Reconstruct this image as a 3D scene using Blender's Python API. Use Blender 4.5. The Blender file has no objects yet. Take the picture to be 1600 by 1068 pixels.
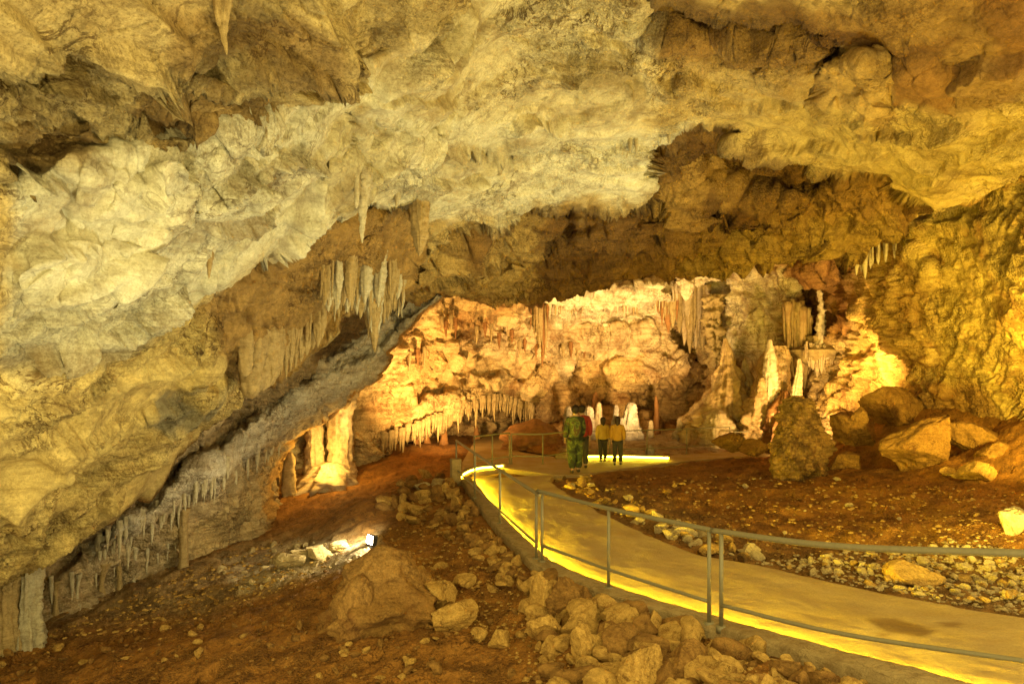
import bpy, bmesh, math, random
import numpy as np
from mathutils import Vector, Matrix

# ------------------------------------------------------------------ camera, world, light
S = bpy.context.scene
COL = S.collection
F, CX, HZ, H = 1067.0, 800.0, 576.0, 2.75      # focal (px of a 1600 px frame), centre, horizon row, eye height
cam = bpy.data.cameras.new('camera'); cam.sensor_width = 36; cam.lens = 36 * F / 1600
cam.shift_y = 42 / 1600; cam.clip_end = 400; cam.clip_start = .1
co = bpy.data.objects.new('camera', cam); COL.objects.link(co)
co.location = (0, 0, H); co.rotation_euler = (math.radians(90), 0, 0); S.camera = co
w = bpy.data.worlds.new('World'); S.world = w; w.use_nodes = True
bg = w.node_tree.nodes['Background']; bg.inputs[0].default_value = (1, .81, .33, 1); bg.inputs[1].default_value = .88
S.view_settings.view_transform = 'Standard'; S.view_settings.look = 'None'
S.view_settings.exposure = 1.55; S.view_settings.gamma = 1
S.cycles.max_bounces = 6; S.cycles.diffuse_bounces = 4; S.cycles.glossy_bounces = 2
S.cycles.use_denoising = True; S.cycles.sample_clamp_indirect = 6

def at(px, py, d):
    return Vector(((px - CX) * d / F, d, H - (py - HZ) * d / F))

def spot(name, p, tgt, watts, color, deg=110, size=.15, blend=.8):
    l = bpy.data.lights.new(name, 'SPOT'); l.energy = watts; l.color = color
    l.spot_size = math.radians(deg); l.spot_blend = blend; l.shadow_soft_size = size
    o = bpy.data.objects.new(name, l); COL.objects.link(o); o.location = p
    o.rotation_euler = (Vector(tgt) - Vector(p)).to_track_quat('-Z', 'Y').to_euler(); return o
def point(name, p, watts, color, size=.12):
    l = bpy.data.lights.new(name, 'POINT'); l.energy = watts; l.color = color; l.shadow_soft_size = size
    o = bpy.data.objects.new(name, l); COL.objects.link(o); o.location = p; return o

LED1, LED2 = 250, 28
COOL = (1, .97, .60); YEL = (1, .74, .14); ORA = (1, .62, .22); WHT = (1, .86, .55)
# ceiling floods
spot('flood_ceiling', (-1.6, 5.2, .2), (-5, 9, 5.5), 165, COOL, 150)
spot('flood_ceiling', (3.4, 12.6, .5), (-1.0, 12.5, 7.5), 420, COOL, 140)
spot('flood_ceiling', (6.2, 7.5, .5), (5.5, 12, 8), 560, YEL, 150)  # unseen yellow spot, added for the path strips' glow on the ceiling
spot('fill_right_wall', (8.8, 10.6, 1.7), (12.2, 16.8, 5.4), 820, (1, .70, .10), 130)  # unseen fill spot, added to brighten the right wall
spot('chamber_light', (8.7, 20.4, .6), (9.2, 26, 4.6), 400, (1, .64, .24), 130)  # unseen extra spot, added to lift the chamber's dark right side
# lamp on the rubble slope that shows in the picture
LAMP = at(581, 847, 12.3)
spot('slope_lamp_light', LAMP + Vector((-.15, .12, .42)), at(380, 885, 15.5), 85, WHT, 120, .06)
# chamber lamps
spot('chamber_light', (-2.0, 21.2, .45), (-2.4, 27, 5.5), 850, ORA, 130)
spot('chamber_light', (5.2, 22.6, .6), (3.4, 28.5, 6.4), 1350, (1, .66, .28), 112)
spot('chamber_light', at(1348, 606, 19.5), at(1325, 470, 22), 260, (1, .63, .17), 160)
point('column_lamp', at(513, 712, 19.9), 45, (1, .62, .14))
point('column_lamp', at(549, 662, 20.5), 10, (1, .62, .2))
point('column_lamp', at(508, 745, 20.0), 8, (1, .6, .12))

# ------------------------------------------------------------------ numpy noise
rs = np.random.RandomState(7)
PERM = rs.permutation(4096).astype(np.int64)
GR = rs.normal(size=(4096, 3)).astype(np.float32); GR /= np.linalg.norm(GR, axis=1, keepdims=True)
RV = rs.rand(4096, 3).astype(np.float32)
def _h(i, j, k):
    return PERM[(PERM[(PERM[i & 4095] + j) & 4095] + k) & 4095]
def perlin(P):
    P = np.asarray(P, np.float32); I = np.floor(P).astype(np.int64); f = P - I
    u = f * f * f * (f * (f * 6 - 15) + 10)
    r = 0
    for a in (0, 1):
        wx = u[:, 0] if a else 1 - u[:, 0]
        for b in (0, 1):
            wy = u[:, 1] if b else 1 - u[:, 1]
            for c in (0, 1):
                wz = u[:, 2] if c else 1 - u[:, 2]
                g = GR[_h(I[:, 0] + a, I[:, 1] + b, I[:, 2] + c)]
                r = r + wx * wy * wz * (g[:, 0] * (f[:, 0] - a) + g[:, 1] * (f[:, 1] - b) + g[:, 2] * (f[:, 2] - c))
    return r * 1.5
def fbm(P, o=4, rough=.5, ridged=False):
    r = 0; a = 1
    for k in range(o):
        n = perlin(P * 2.03 ** k + 17.3 * k)
        r = r + a * ((.45 - np.abs(n)) if ridged else n); a *= rough
    return r
def facets(P):
    """planar facets: each Voronoi cell carries its own tilted plane; returns (value, F2-F1)"""
    P = np.asarray(P, np.float32); I = np.floor(P).astype(np.int64); f = P - I
    n = len(P); d1 = np.full(n, 9, np.float32); d2 = d1.copy(); val = np.zeros(n, np.float32)
    for a in (-1, 0, 1):
        for b in (-1, 0, 1):
            for c in (-1, 0, 1):
                h = _h(I[:, 0] + a, I[:, 1] + b, I[:, 2] + c)
                v = f - (RV[h] + np.array((a, b, c), np.float32)); d = np.einsum('ij,ij->i', v, v)
                pl = np.einsum('ij,ij->i', v, GR[(h * 7 + 13) & 4095]) + RV[(h + 5) & 4095, 0] * .5
                m = d < d1
                d2 = np.where(m, d1, np.minimum(d2, d)); val = np.where(m, pl, val); d1 = np.where(m, d, d1)
    return val, np.sqrt(d2) - np.sqrt(d1)
def sstep(x, a, b):
    t = np.clip((x - a) / (b - a), 0, 1); return t * t * (3 - 2 * t)
def sd_poly(px, py, poly):
    """signed pixel distance to a polygon, positive inside"""
    d = np.full(px.shape, 1e9, np.float32); ins = np.zeros(px.shape, bool); n = len(poly)
    for i in range(n):
        (x0, y0), (x1, y1) = poly[i], poly[(i + 1) % n]
        ex, ey = x1 - x0, y1 - y0
        t = np.clip(((px - x0) * ex + (py - y0) * ey) / (ex * ex + ey * ey + 1e-9), 0, 1)
        d = np.minimum(d, np.hypot(px - x0 - t * ex, py - y0 - t * ey))
        if y0 != y1:
            ins ^= ((y0 > py) != (y1 > py)) & (px < ex * (py - y0) / (y1 - y0) + x0)
    return np.where(ins, d, -d)
class TPS:
    def __init__(s, pts, vals, lam=1e-4):
        s.c = np.array(pts, float); n = len(s.c)
        K = s.k(np.linalg.norm(s.c[:, None] - s.c[None], axis=2)) + lam * np.eye(n)
        A = np.zeros((n + 3, n + 3)); A[:n, :n] = K; A[:n, n] = 1; A[:n, n + 1:] = s.c; A[n:, :n] = A[:n, n:].T
        s.w = np.linalg.solve(A, np.concatenate([np.array(vals, float), np.zeros(3)]))
    def k(s, r): return r * r * np.log(r + 1e-9)
    def __call__(s, X):
        X = np.asarray(X, float); r = np.zeros(len(X)); n = len(s.c)
        for i in range(n): r += s.w[i] * s.k(np.hypot(X[:, 0] - s.c[i, 0], X[:, 1] - s.c[i, 1]))
        return r + s.w[n] + X @ s.w[n + 1:]
def interp_poly(pts, xs):
    p = np.array(pts, float); return [np.interp(xs, p[:, 0], p[:, k]) for k in range(1, p.shape[1])]
def resample(pts, n):
    p = np.array(pts, float); L = np.concatenate([[0], np.cumsum(np.linalg.norm(np.diff(p[:, :2], axis=0), axis=1))])
    t = np.linspace(0, L[-1], n); return np.stack([np.interp(t, L, p[:, k]) for k in range(p.shape[1])], 1)

# ------------------------------------------------------------------ materials
def nodes(name):
    m = bpy.data.materials.new(name); m.use_nodes = True; nt = m.node_tree
    return m, nt, nt.nodes['Principled BSDF']
def noise(nt, vec, scale, detail=6, rough=.6, dist=0):
    n = nt.nodes.new('ShaderNodeTexNoise'); n.inputs['Scale'].default_value = scale
    n.inputs['Detail'].default_value = detail; n.inputs['Roughness'].default_value = rough
    n.inputs['Distortion'].default_value = dist; nt.links.new(vec, n.inputs['Vector']); return n.outputs['Fac']
def ramp(nt, fac, stops):
    r = nt.nodes.new('ShaderNodeValToRGB'); nt.links.new(fac, r.inputs['Fac']); e = r.color_ramp.elements
    while len(e) < len(stops): e.new(.5)
    for q, (p, c) in zip(e, stops): q.position = p; q.color = (*c, 1)
    return r.outputs['Color']
def mix(nt, a, b, fac, mode='MIX'):
    n = nt.nodes.new('ShaderNodeMix'); n.data_type = 'RGBA'; n.blend_type = mode
    for s, v in ((n.inputs[0], fac), (n.inputs[6], a), (n.inputs[7], b)):
        if isinstance(v, (int, float)): s.default_value = v
        elif isinstance(v, tuple): s.default_value = (*v, 1)
        else: nt.links.new(v, s)
    return n.outputs[2]
def rock_mat(name, base=None, scale=1.0, mud=(.10, .045, .012), mudamt=.6, bump=.5, bdist=.03, rough=.85, grain=.35, lam=.3):
    """mineral surface: base colour (or the 'tint' colour attribute), mud patches, grain, pitted bump"""
    m, nt, b = nodes(name)
    tc = nt.nodes.new('ShaderNodeTexCoord').outputs['Object']
    if base is None:
        a = nt.nodes.new('ShaderNodeAttribute'); a.attribute_name = 'tint'; c = a.outputs['Color']
    else:
        c = nt.nodes.new('ShaderNodeRGB'); c.outputs[0].default_value = (*base, 1); c = c.outputs[0]
    g = ramp(nt, noise(nt, tc, 3.2 * scale, 8, .7, .6), [(.28, (.55, .48, .38)), (.5, (1, 1, 1)), (.75, (1.28, 1.25, 1.2))])
    c = mix(nt, c, g, .8, 'MULTIPLY')
    c0 = c
    g = ramp(nt, noise(nt, tc, 26 * scale, 8, .75), [(.32, (.45, .42, .36)), (.55, (1.05, 1.05, 1.05)), (.75, (1.3, 1.3, 1.3))])
    c = mix(nt, c, g, grain, 'MULTIPLY')
    g = ramp(nt, noise(nt, tc, 62 * scale, 5, .7), [(.36, (.36, .30, .22)), (.47, (1, 1, 1)), (.8, (1.12, 1.12, 1.12))]); c = mix(nt, c, g, grain * .8, 'MULTIPLY')
    patch = ramp(nt, noise(nt, tc, 1.1 * scale, 5, .65, .6), [(.45, (0, 0, 0)), (.58, (grain,) * 3)])
    g = ramp(nt, noise(nt, tc, 2.3 * scale, 9, .62, 1.4), [(.455, (1, 1, 1)), (.488, (.22, .15, .08)), (.50, (.18, .12, .06)), (.522, (1, 1, 1))]); c = mix(nt, c, mix(nt, (1.0, 1.0, 1.0), g, patch), 1, 'MULTIPLY')
    ml = nt.nodes.new('ShaderNodeMapping'); ml.inputs['Scale'].default_value = (.7, .7, 7); nt.links.new(tc, ml.inputs['Vector'])
    g = ramp(nt, noise(nt, ml.outputs[0], 1.7 * scale, 9, .72, .5), [(.36, (.28, .20, .11)), (.46, (.85, .82, .76)), (.56, (1.05, 1.05, 1.05)), (.7, (1.2, 1.2, 1.2))]); c = mix(nt, c, g, min(1, lam * 1.2), 'MULTIPLY')
    if base is None: c = mix(nt, c0, c, a.outputs['Alpha'])
    mm = ramp(nt, noise(nt, tc, .9 * scale, 9, .68, 1.2), [(.50, (0, 0, 0)), (.66, (mudamt,) * 3)])
    c = mix(nt, c, mud, mm)
    nt.links.new(c, b.inputs['Base Color'])
    b.inputs['Roughness'].default_value = rough; b.inputs['Specular IOR Level'].default_value = .25
    h1 = noise(nt, tc, 7 * scale, 14, .74, .3)
    v = nt.nodes.new('ShaderNodeTexVoronoi'); v.inputs['Scale'].default_value = 24 * scale; nt.links.new(tc, v.inputs['Vector'])
    mp = nt.nodes.new('ShaderNodeMapping'); mp.inputs['Scale'].default_value = (.8, .8, 9); nt.links.new(tc, mp.inputs['Vector']); h3 = noise(nt, mp.outputs[0], 2.2 * scale, 8, .7, .4)
    def mad(a_, k_, c_):
        n = nt.nodes.new('ShaderNodeMath'); n.operation = 'MULTIPLY_ADD'; nt.links.new(a_, n.inputs[0]); n.inputs[1].default_value = k_
        nt.links.new(c_, n.inputs[2]) if not isinstance(c_, float) else setattr(n.inputs[2], 'default_value', c_); return n.outputs[0]
    pm = ramp(nt, noise(nt, tc, 1.5 * scale, 5, .6, .5), [(.42, (.25,) * 3), (.58, (1,) * 3)])
    hh = mad(v.outputs['Distance'], .5, mad(h3, lam, h1))
    mu = nt.nodes.new('ShaderNodeMath'); mu.operation = 'MULTIPLY'; nt.links.new(pm, mu.inputs[0]); mu.inputs[1].default_value = bump
    if base is None:
        m3 = nt.nodes.new('ShaderNodeMath'); m3.operation = 'MULTIPLY'; nt.links.new(mu.outputs[0], m3.inputs[0]); nt.links.new(a.outputs['Alpha'], m3.inputs[1]); mu = m3
    bp = nt.nodes.new('ShaderNodeBump'); bp.inputs['Distance'].default_value = bdist * 3; nt.links.new(mu.outputs[0], bp.inputs['Strength'])
    nt.links.new(hh, bp.inputs['Height']); nt.links.new(bp.outputs[0], b.inputs['Normal'])
    return m
def plain(name, c, rough=.6, metal=0, var=.25, scale=20):
    m, nt, b = nodes(name); tc = nt.nodes.new('ShaderNodeTexCoord').outputs['Object']
    g = ramp(nt, noise(nt, tc, scale, 6, .65), [(.3, tuple(x * (1 - var) for x in c)), (.7, tuple(min(1, x * (1 + var)) for x in c))])
    nt.links.new(g, b.inputs['Base Color']); b.inputs['Roughness'].default_value = rough; b.inputs['Metallic'].default_value = metal
    return m
def glow(name, c, s):
    m, nt, b = nodes(name); b.inputs['Base Color'].default_value = (*c, 1)
    b.inputs['Emission Color'].default_value = (*c, 1); b.inputs['Emission Strength'].default_value = s; return m

M_CEIL = rock_mat('ceiling_rock', None, 1.0, (.14, .078, .022), .55, .95, .030, .9, .95, .5)
M_WALL = rock_mat('chamber_rock', None, .8, (.20, .075, .015), .65, .9, .04, .85, .75, .5)
M_SIDE = rock_mat('side_rock', None, .9, (.13, .085, .03), .5, .9, .03, .85, .7, .5)
M_DIRT = rock_mat('cave_dirt', None, 1.5, (.17, .068, .012), .6, 1.0, .035, .95, .8, 0.0)
M_FLOW = rock_mat('flowstone', (.52, .40, .22), 3.0, (.26, .13, .04), .5, .5, .02, .6, .4)
M_FLOWW = rock_mat('white_flowstone', (.60, .49, .31), 3.0, (.40, .26, .11), .35, .4, .02, .6, .3)
M_FLOWC = rock_mat('cream_flowstone', (.48, .33, .14), 2.4, (.34, .18, .06), .5, .6, .03, .6, .5)
M_DRIP = rock_mat('ochre_drip', (.40, .29, .12), 3.0, (.20, .11, .03), .4, .5, .02, .7, .4)
M_DRIPG = rock_mat('grey_drip', (.50, .44, .28), 3.0, (.26, .19, .08), .4, .5, .02, .7, .4)
M_RED = rock_mat('red_brown_drip', (.30, .14, .04), 1.6, (.15, .06, .015), .5, .5, .02, .7, .4)
M_ROCK = rock_mat('rubble_rock', (.52, .33, .085), 1.6, (.17, .07, .014), .7, .6, .013, .9, .8)
M_ROCKP = rock_mat('pale_rock', (.52, .41, .19), 2.0, (.18, .085, .024), .6, .5, .012, .9, .6)
M_BOULD = rock_mat('mud_boulder', (.30, .165, .04), 1.0, (.17, .07, .016), .7, .75, .022, .9, .8)

# ------------------------------------------------------------------ object helpers
def tag(o, label=None, cat=None, group=None, kind=None):
    for k, v in (('label', label), ('category', cat), ('group', group), ('kind', kind)):
        if v: o[k] = v
    return o
def link(name, me, mat=None, parent=None, loc=None):
    o = bpy.data.objects.new(name, me); COL.objects.link(o)
    if mat is not None and not me.materials: me.materials.append(mat)
    if parent: o.parent = parent
    if loc is not None: o.location = loc
    return o
def empty(name, loc):
    o = bpy.data.objects.new(name, None); COL.objects.link(o); o.location = loc; o.empty_display_size = .1; return o
def grid_mesh(name, V, nr, nc, tint=None, flip=False, smooth=True):
    """V: (nr*nc,3) row-major"""
    me = bpy.data.meshes.new(name); V = np.ascontiguousarray(V, np.float32)
    i = np.arange(nr * nc).reshape(nr, nc)
    q = np.stack([i[:-1, :-1], i[:-1, 1:], i[1:, 1:], i[1:, :-1]], -1).reshape(-1, 4)
    if flip: q = q[:, ::-1]
    nf = len(q)
    me.vertices.add(len(V)); me.vertices.foreach_set('co', V.ravel())
    me.loops.add(nf * 4); me.loops.foreach_set('vertex_index', np.ascontiguousarray(q.ravel(), np.int32))
    me.polygons.add(nf); me.polygons.foreach_set('loop_start', np.arange(0, nf * 4, 4, dtype=np.int32))
    me.polygons.foreach_set('loop_total', np.full(nf, 4, np.int32))
    me.polygons.foreach_set('use_smooth', np.full(nf, smooth, bool))
    if tint is not None:
        a = me.attributes.new('tint', 'FLOAT_COLOR', 'POINT')
        a.data.foreach_set('color', (tint if tint.shape[1] == 4 else np.concatenate([tint, np.ones((len(tint), 1))], 1)).astype(np.float32).ravel())
    me.update(); me.validate(); return me
def mesh_vf(name, V, Fc, smooth=True):
    me = bpy.data.meshes.new(name); me.from_pydata([tuple(v) for v in V], [], [tuple(f) for f in Fc]); me.update()
    me.polygons.foreach_set('use_smooth', [smooth] * len(me.polygons)); return me
def grid_normals(V, nr, nc, toward):
    G = V.reshape(nr, nc, 3); du = np.gradient(G, axis=1); dv = np.gradient(G, axis=0)
    n = np.cross(du, dv).reshape(-1, 3); n /= np.linalg.norm(n, axis=1, keepdims=True) + 1e-9
    s = np.sign(np.einsum('ij,ij->i', n, np.asarray(toward) - V)); s[s == 0] = 1
    return n * s[:, None]
def smooth_grid(A, nr, nc, it=3):
    A = A.reshape(nr, nc, -1).copy()
    for _ in range(it):
        A[1:-1] = (A[:-2] + 2 * A[1:-1] + A[2:]) / 4; A[:, 1:-1] = (A[:, :-2] + 2 * A[:, 1:-1] + A[:, 2:]) / 4
    return A.reshape(nr * nc, -1)
def pw(P, k):  # warped pixel noise for feature edges
    return perlin(P * k)
def rock_disp(P, big=.22, mid=.12, strata=.05, fac=.14, fine=.04, micro=.014, grit=.03):
    Wp = np.stack([perlin(P * .55 + o) for o in (3, 31, 57)], 1)
    Q = P + .5 * Wp
    d = big * fbm(Q * .42, 3)
    d += mid * fbm(Q * 1.05 + 5, 3, .55, True)
    v, e = facets(Q * np.array((1.0, 1.0, 1.5)) * 1.25); d += fac * (v - .3) - fac * .35 * (1 - sstep(e, 0, .12))
    v, e = facets(Q * np.array((1, 1, 1.6)) * 3.6 + 9); d += fac * .33 * (v - .3) - fac * .12 * (1 - sstep(e, 0, .1))
    msk = sstep(perlin(P * .4 + 71), -.35, .25)
    sq = np.stack([Q[:, 0] * .5, Q[:, 1] * .5, P[:, 2] * 4.5 + .25 * P[:, 0] + .5 * Wp[:, 0]], 1)
    d += strata * msk * (fbm(sq, 3, .6) + .6 * np.abs(perlin(sq * 2.1)))
    msk2 = .45 + .75 * sstep(perlin(P * .7 + 40), -.25, .35)
    d += msk2 * fine * fbm(Q * 4.2, 4, .62, True)
    d += msk2 * micro * fbm(P * 17, 3, .65)
    d += grit * sstep(perlin(P * 1.3 + 140), -.15, .3) * fbm(P * 9 + 3, 3, .7, True)
    return d
def saw(P, n, f, warp, amp, seed=0, sharp=.1):
    """bedding: rock that swells slowly and breaks off in a sharp ledge"""
    q = P @ np.array(n, np.float32) * f + warp * fbm(P * .55 + seed, 3, .5) + .10 * perlin(P * 3.3 + seed)
    i = np.floor(q); fr = q - i; k = i.astype(np.int64) & 4095
    pr = np.where(fr < 1 - sharp, fr / (1 - sharp), (1 - fr) / sharp)
    return amp * (.25 + .9 * RV[(k * 31 + int(seed)) & 4095, 0]) * pr * sstep(perlin(P * .6 + (k * 3.3)[:, None].astype(np.float32) + seed), -.35, .3)
def cracks(P, k=.45, amp=.07, wd=.028, seed=0):
    Q = P + .5 * np.stack([perlin(P * 1.1 + o + seed) for o in (13, 41, 67)], 1) + .08 * np.stack([perlin(P * 5 + o + seed) for o in (3, 21, 47)], 1)
    return -amp * (1 - sstep(np.abs(perlin(Q * k + seed)), 0, wd)) * sstep(perlin(P * .9 + 5 + seed), -.2, .25)
def ledges(px, py, lines, P, amp=9):
    """hand traced ledges: full height on the line, sloping away on its lower side"""
    wx = px + amp * fbm(P * 1.3 + 61, 4, .6); wy = py + amp * fbm(P * 1.3 + 19, 4, .6); out = np.zeros(len(px), np.float32)
    for pts, a, fall in lines:
        m = (px > min(p[0] for p in pts) - 130) & (px < max(p[0] for p in pts) + 130) & (py > min(p[1] for p in pts) - 130) & (py < max(p[1] for p in pts) + 180)
        if not m.any(): continue
        x, y = wx[m], wy[m]; best = np.full(len(x), 1e9, np.float32); sg = np.zeros(len(x), np.float32); n = len(pts); tp = np.zeros(len(x), np.float32)
        for i in range(n - 1):
            (x0, y0), (x1, y1) = pts[i], pts[i + 1]; ex, ey = x1 - x0, y1 - y0
            t = np.clip(((x - x0) * ex + (y - y0) * ey) / (ex * ex + ey * ey), 0, 1); d = np.hypot(x - x0 - t * ex, y - y0 - t * ey)
            c = ((x - x0) * ey - (y - y0) * ex); u = d < best
            best = np.where(u, d, best); sg = np.where(u, -np.sign(c), sg); tp = np.where(u, (i + t) / (n - 1), tp)
        sd = best * sg
        pr = np.where(sd > 0, np.exp(-sd / fall), 1 - sstep(-sd, 0, 3.5)) * (1 - sstep(best, fall * 2.2, fall * 3.2)) * np.minimum(1, 5 * np.minimum(tp, 1 - tp) + .12)
        out[m] += a * pr
    return out
def flow_disp(P, amp=.05):
    a = P @ np.array((.35, -.90, -.26), np.float32); b = P @ np.array((.69, .1, .72), np.float32); wv_ = perlin(P * .8 + 8)
    return amp * fbm(np.stack([a * 2.6 + .7 * wv_, b * .35, 0 * a + 2], 1), 4, .6, True)
def apply_zones(T, px, py, zones, P, amp=16):
    wx = px + amp * fbm(P * .9 + 11, 4, .6); wy = py + amp * fbm(P * .9 + 77, 4, .6)
    nx = px + 14 * fbm(P * 1.1 + 23, 3, .55); ny = py + 14 * fbm(P * 1.1 + 91, 3, .55)
    for poly, c, wd, s in zones:
        edge = poly in EDGED
        m = (sstep(sd_poly(nx if edge else wx, ny if edge else wy, poly), -wd, wd) * s)[:, None]
        T = T * (1 - m) + np.array(c)[None] * m
    return T
EDGED = []
def apply_steps(w, px, py, steps, P, amp=14):
    nx = fbm(P * 1.1 + 23, 3, .55); ny = fbm(P * 1.1 + 91, 3, .55)
    for poly, a, wd in steps:
        ext = min(max(p[0] for p in poly) - min(p[0] for p in poly), max(p[1] for p in poly) - min(p[1] for p in poly)); am = min(amp, .28 * ext)
        m = sstep(sd_poly(px + am * nx, py + am * ny, poly), -wd, wd); w = w * (1 - a * m)
    return w
def apply_bulges(w, px, py, bl):
    q = np.stack([px / 55, py / 55, 0 * px], 1); BN = (2 * fbm(q + 3, 3), 2 * fbm(q + 50, 3))
    for cx, cy, rx, ry, a, rot, *ex in bl:
        c, s = math.cos(rot), math.sin(rot); X = (px - cx) * c + (py - cy) * s; Y = -(px - cx) * s + (py - cy) * c
        r = ((X + .22 * rx * BN[0]) / rx) ** 2 + ((Y + .25 * ry * BN[1]) / ry) ** 2
        w = w * (1 + a * np.clip(1 - r, 0, 1) ** (ex[0] if ex else 1.5))
    return w
def unproj(px, py, d):
    return np.stack([(px - CX) * d / F, d, H - (py - HZ) * d / F], 1)

# ------------------------------------------------------------------ ground heightfield
GP = [(0,1000,10.7),(150,925,13),(290,880,14.6),(400,836,17),(450,770,20),(530,750,21),(620,700,24),(690,690,26),
      (400,1068,7.9),(0,1068,9.2),(600,1068,7.2),(500,960,9.6),(580,905,10.3),(581,855,12.2),(680,850,12),(800,960,8.7),(900,1000,7.7),
      (1000,1068,6.4),(700,790,14.5),(640,770,16.2),(760,830,11.6),(560,790,15.5),(480,850,14.8),
      (1007,838,11.8),(1200,898,9.7),(1440,940,8.2),(1500,900,9.0),(1400,850,10.2),(1580,822,9.5),(1300,790,13),(1200,720,19),
      (1250,738,16.8),(1400,752,14),(1600,760,12),(1600,650,15),(1450,650,17.5),(1350,700,18),(1500,700,16),(1100,700,24),
      (1000,800,13.2),(1100,760,15.5),(880,770,15),(900,690,27),(985,684,26.5),(860,690,26),(820,720,21),(830,694,23),(790,700,23),(1040,730,19),(1250,700,23),
      (1300,650,24),(1800,900,8),(1800,700,11),(-200,1000,10.5),(-200,1200,7.3)]
gpts = [at(*g) for g in GP]
PN = Vector((2.24, 7.3)); PT = Vector((.41, -.91)).normalized()
def zpath(x, y):
    s = (x - PN.x) * PT.x + (y - PN.y) * PT.y
    return .15 * .5 * np.log1p(np.exp(np.clip(s * 2.0 - .3, -30, 30)))
def hit_path(px, py, z0=0):
    d = F * H / (py - HZ)
    for _ in range(30):
        x = (px - CX) * d / F; d = .5 * d + .5 * F * (H - float(zpath(x, d)) - z0) / (py - HZ)
    return Vector(((px - CX) * d / F, d, float(zpath((px - CX) * d / F, d)) + z0))
KERB_PX = [(1400,1066),(1300,1040),(1200,1010),(1110,984),(1030,960),(950,935),(880,908),(830,883),(780,833),(745,789),(725,757),(716,748)]
kerb_out = [hit_path(*p) for p in KERB_PX]
k0 = kerb_out[0]; kerb_out = [Vector((k0.x + PT.x * s, k0.y + PT.y * s, 0)) for s in (4, 2.6, 1.3)] + kerb_out
for p in kerb_out: p.z = float(zpath(p.x, p.y))
RIGHT_PX = [(1600,964),(1438,937),(1307,911),(1197,885),(1088,866),(1007,834),(937,801),(885,770),(858,751),(866,742)]
right = [hit_path(*p) for p in RIGHT_PX]
r0 = right[0]; right = [Vector((r0.x + PT.x * s + .1 * s, r0.y + PT.y * s, 0)) for s in (4, 2.6, 1.3)] + right
for p in right: p.z = float(zpath(p.x, p.y))
KO = resample([(p.x, p.y) for p in kerb_out], 260)
tt = np.gradient(KO, axis=0); tt /= np.linalg.norm(tt, axis=1, keepdims=True); KN = np.stack([tt[:, 1], -tt[:, 0]], 1)   # toward the path
KI = KO + KN * .26
RT = resample([(p.x, p.y) for p in right], 260)
KSIDE = (KO - KN * .3)[20::22]
GT = TPS([(p.x / 10, p.y / 10) for p in gpts] + [(-3, .2), (-.3, .1), (-.8, 3.4), (.6, 3.4), (2, 3.2), (1.2, .3)] + [tuple(q / 10) for q in KSIDE],
         [p.z for p in gpts] + [-1.3, -.9, .1, -.1, 1.5, .6] + [float(zpath(*q)) - .10 for q in KSIDE], 2e-3)

FAR_PX = [(738,737),(787,731),(866,741),(905,741),(960,733),(1040,723),(1150,713),(1255,706),(1255,700),(1150,704),(1040,711),(960,715),(870,713),(848,711),(812,705),(788,679),(745,682),(722,722)]
far_poly = [hit_path(*p) for p in FAR_PX]
path_poly = [tuple(p) for p in KO] + [(p.x, p.y) for p in reversed(far_poly[3:])][::-1][::-1]
main_poly = [tuple(p) for p in KO] + [tuple(p) for p in RT[::-1]]
fpoly = [(p.x, p.y) for p in far_poly]
def ground_raw(x, y):
    return GT(np.stack([x / 10, y / 10], 1))
def ground_z(x, y, detail=True):
    x = np.asarray(x, float); y = np.asarray(y, float); z = ground_raw(x, y)
    P = np.stack([x, y, 0 * x], 1)
    if detail:
        z = z + .10 * fbm(P * .7, 3) + .05 * fbm(P * 2.2 + 4, 4, .6, True) - .012
        v, e = facets(P * 2.6); z = z + .05 * (v - .3)
        z = z + .022 * fbm(P * 8, 4, .65, True) + .006 * perlin(P * 34)
    zp = zpath(x, y)
    sd = np.maximum(sd_poly(x, y, main_poly[::4]), sd_poly(x, y, fpoly))
    cap = zp - .03 - .10 * sstep(sd, -.5, .05)
    left = (sd > -1.0) & (x < np.interp(y, KO[::-1, 1], KO[::-1, 0]) + .1) & (y < 17)
    cap = np.where(left, zp - .05 - .12 * sstep(sd, -.06, .16), cap)
    return np.where(sd > -.6, np.minimum(z, np.where(sd > -.02, cap, cap * sstep(sd, -.6, -.02) + np.maximum(z, cap) * (1 - sstep(sd, -.6, -.02)))), z)
gx = np.concatenate([np.linspace(-900, -30, 60), np.linspace(-25, 1625, 760), np.linspace(1635, 2500, 60)])
gr = 1 / np.linspace(1 / 3.2, 1 / 36, 560)
PX, DD = np.meshgrid(gx, gr); px, dd = PX.ravel(), DD.ravel()
X = (px - CX) * dd / F
Z = ground_z(X, dd); V = np.stack([X, dd, Z], 1); nr, nc = PX.shape
pyv = HZ + F * (H - Z) / dd
G_V, G_Y = V.reshape(nr, nc, 3), pyv.reshape(nr, nc)
def ground_hit(px, py):
    j = int(np.argmin(np.abs(gx - px))); i = int(np.argmax(G_Y[:, j] <= py)); return Vector([float(q) for q in G_V[i, j]])
T = np.tile(np.array((.34, .16, .028)), (len(V), 1))
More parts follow.
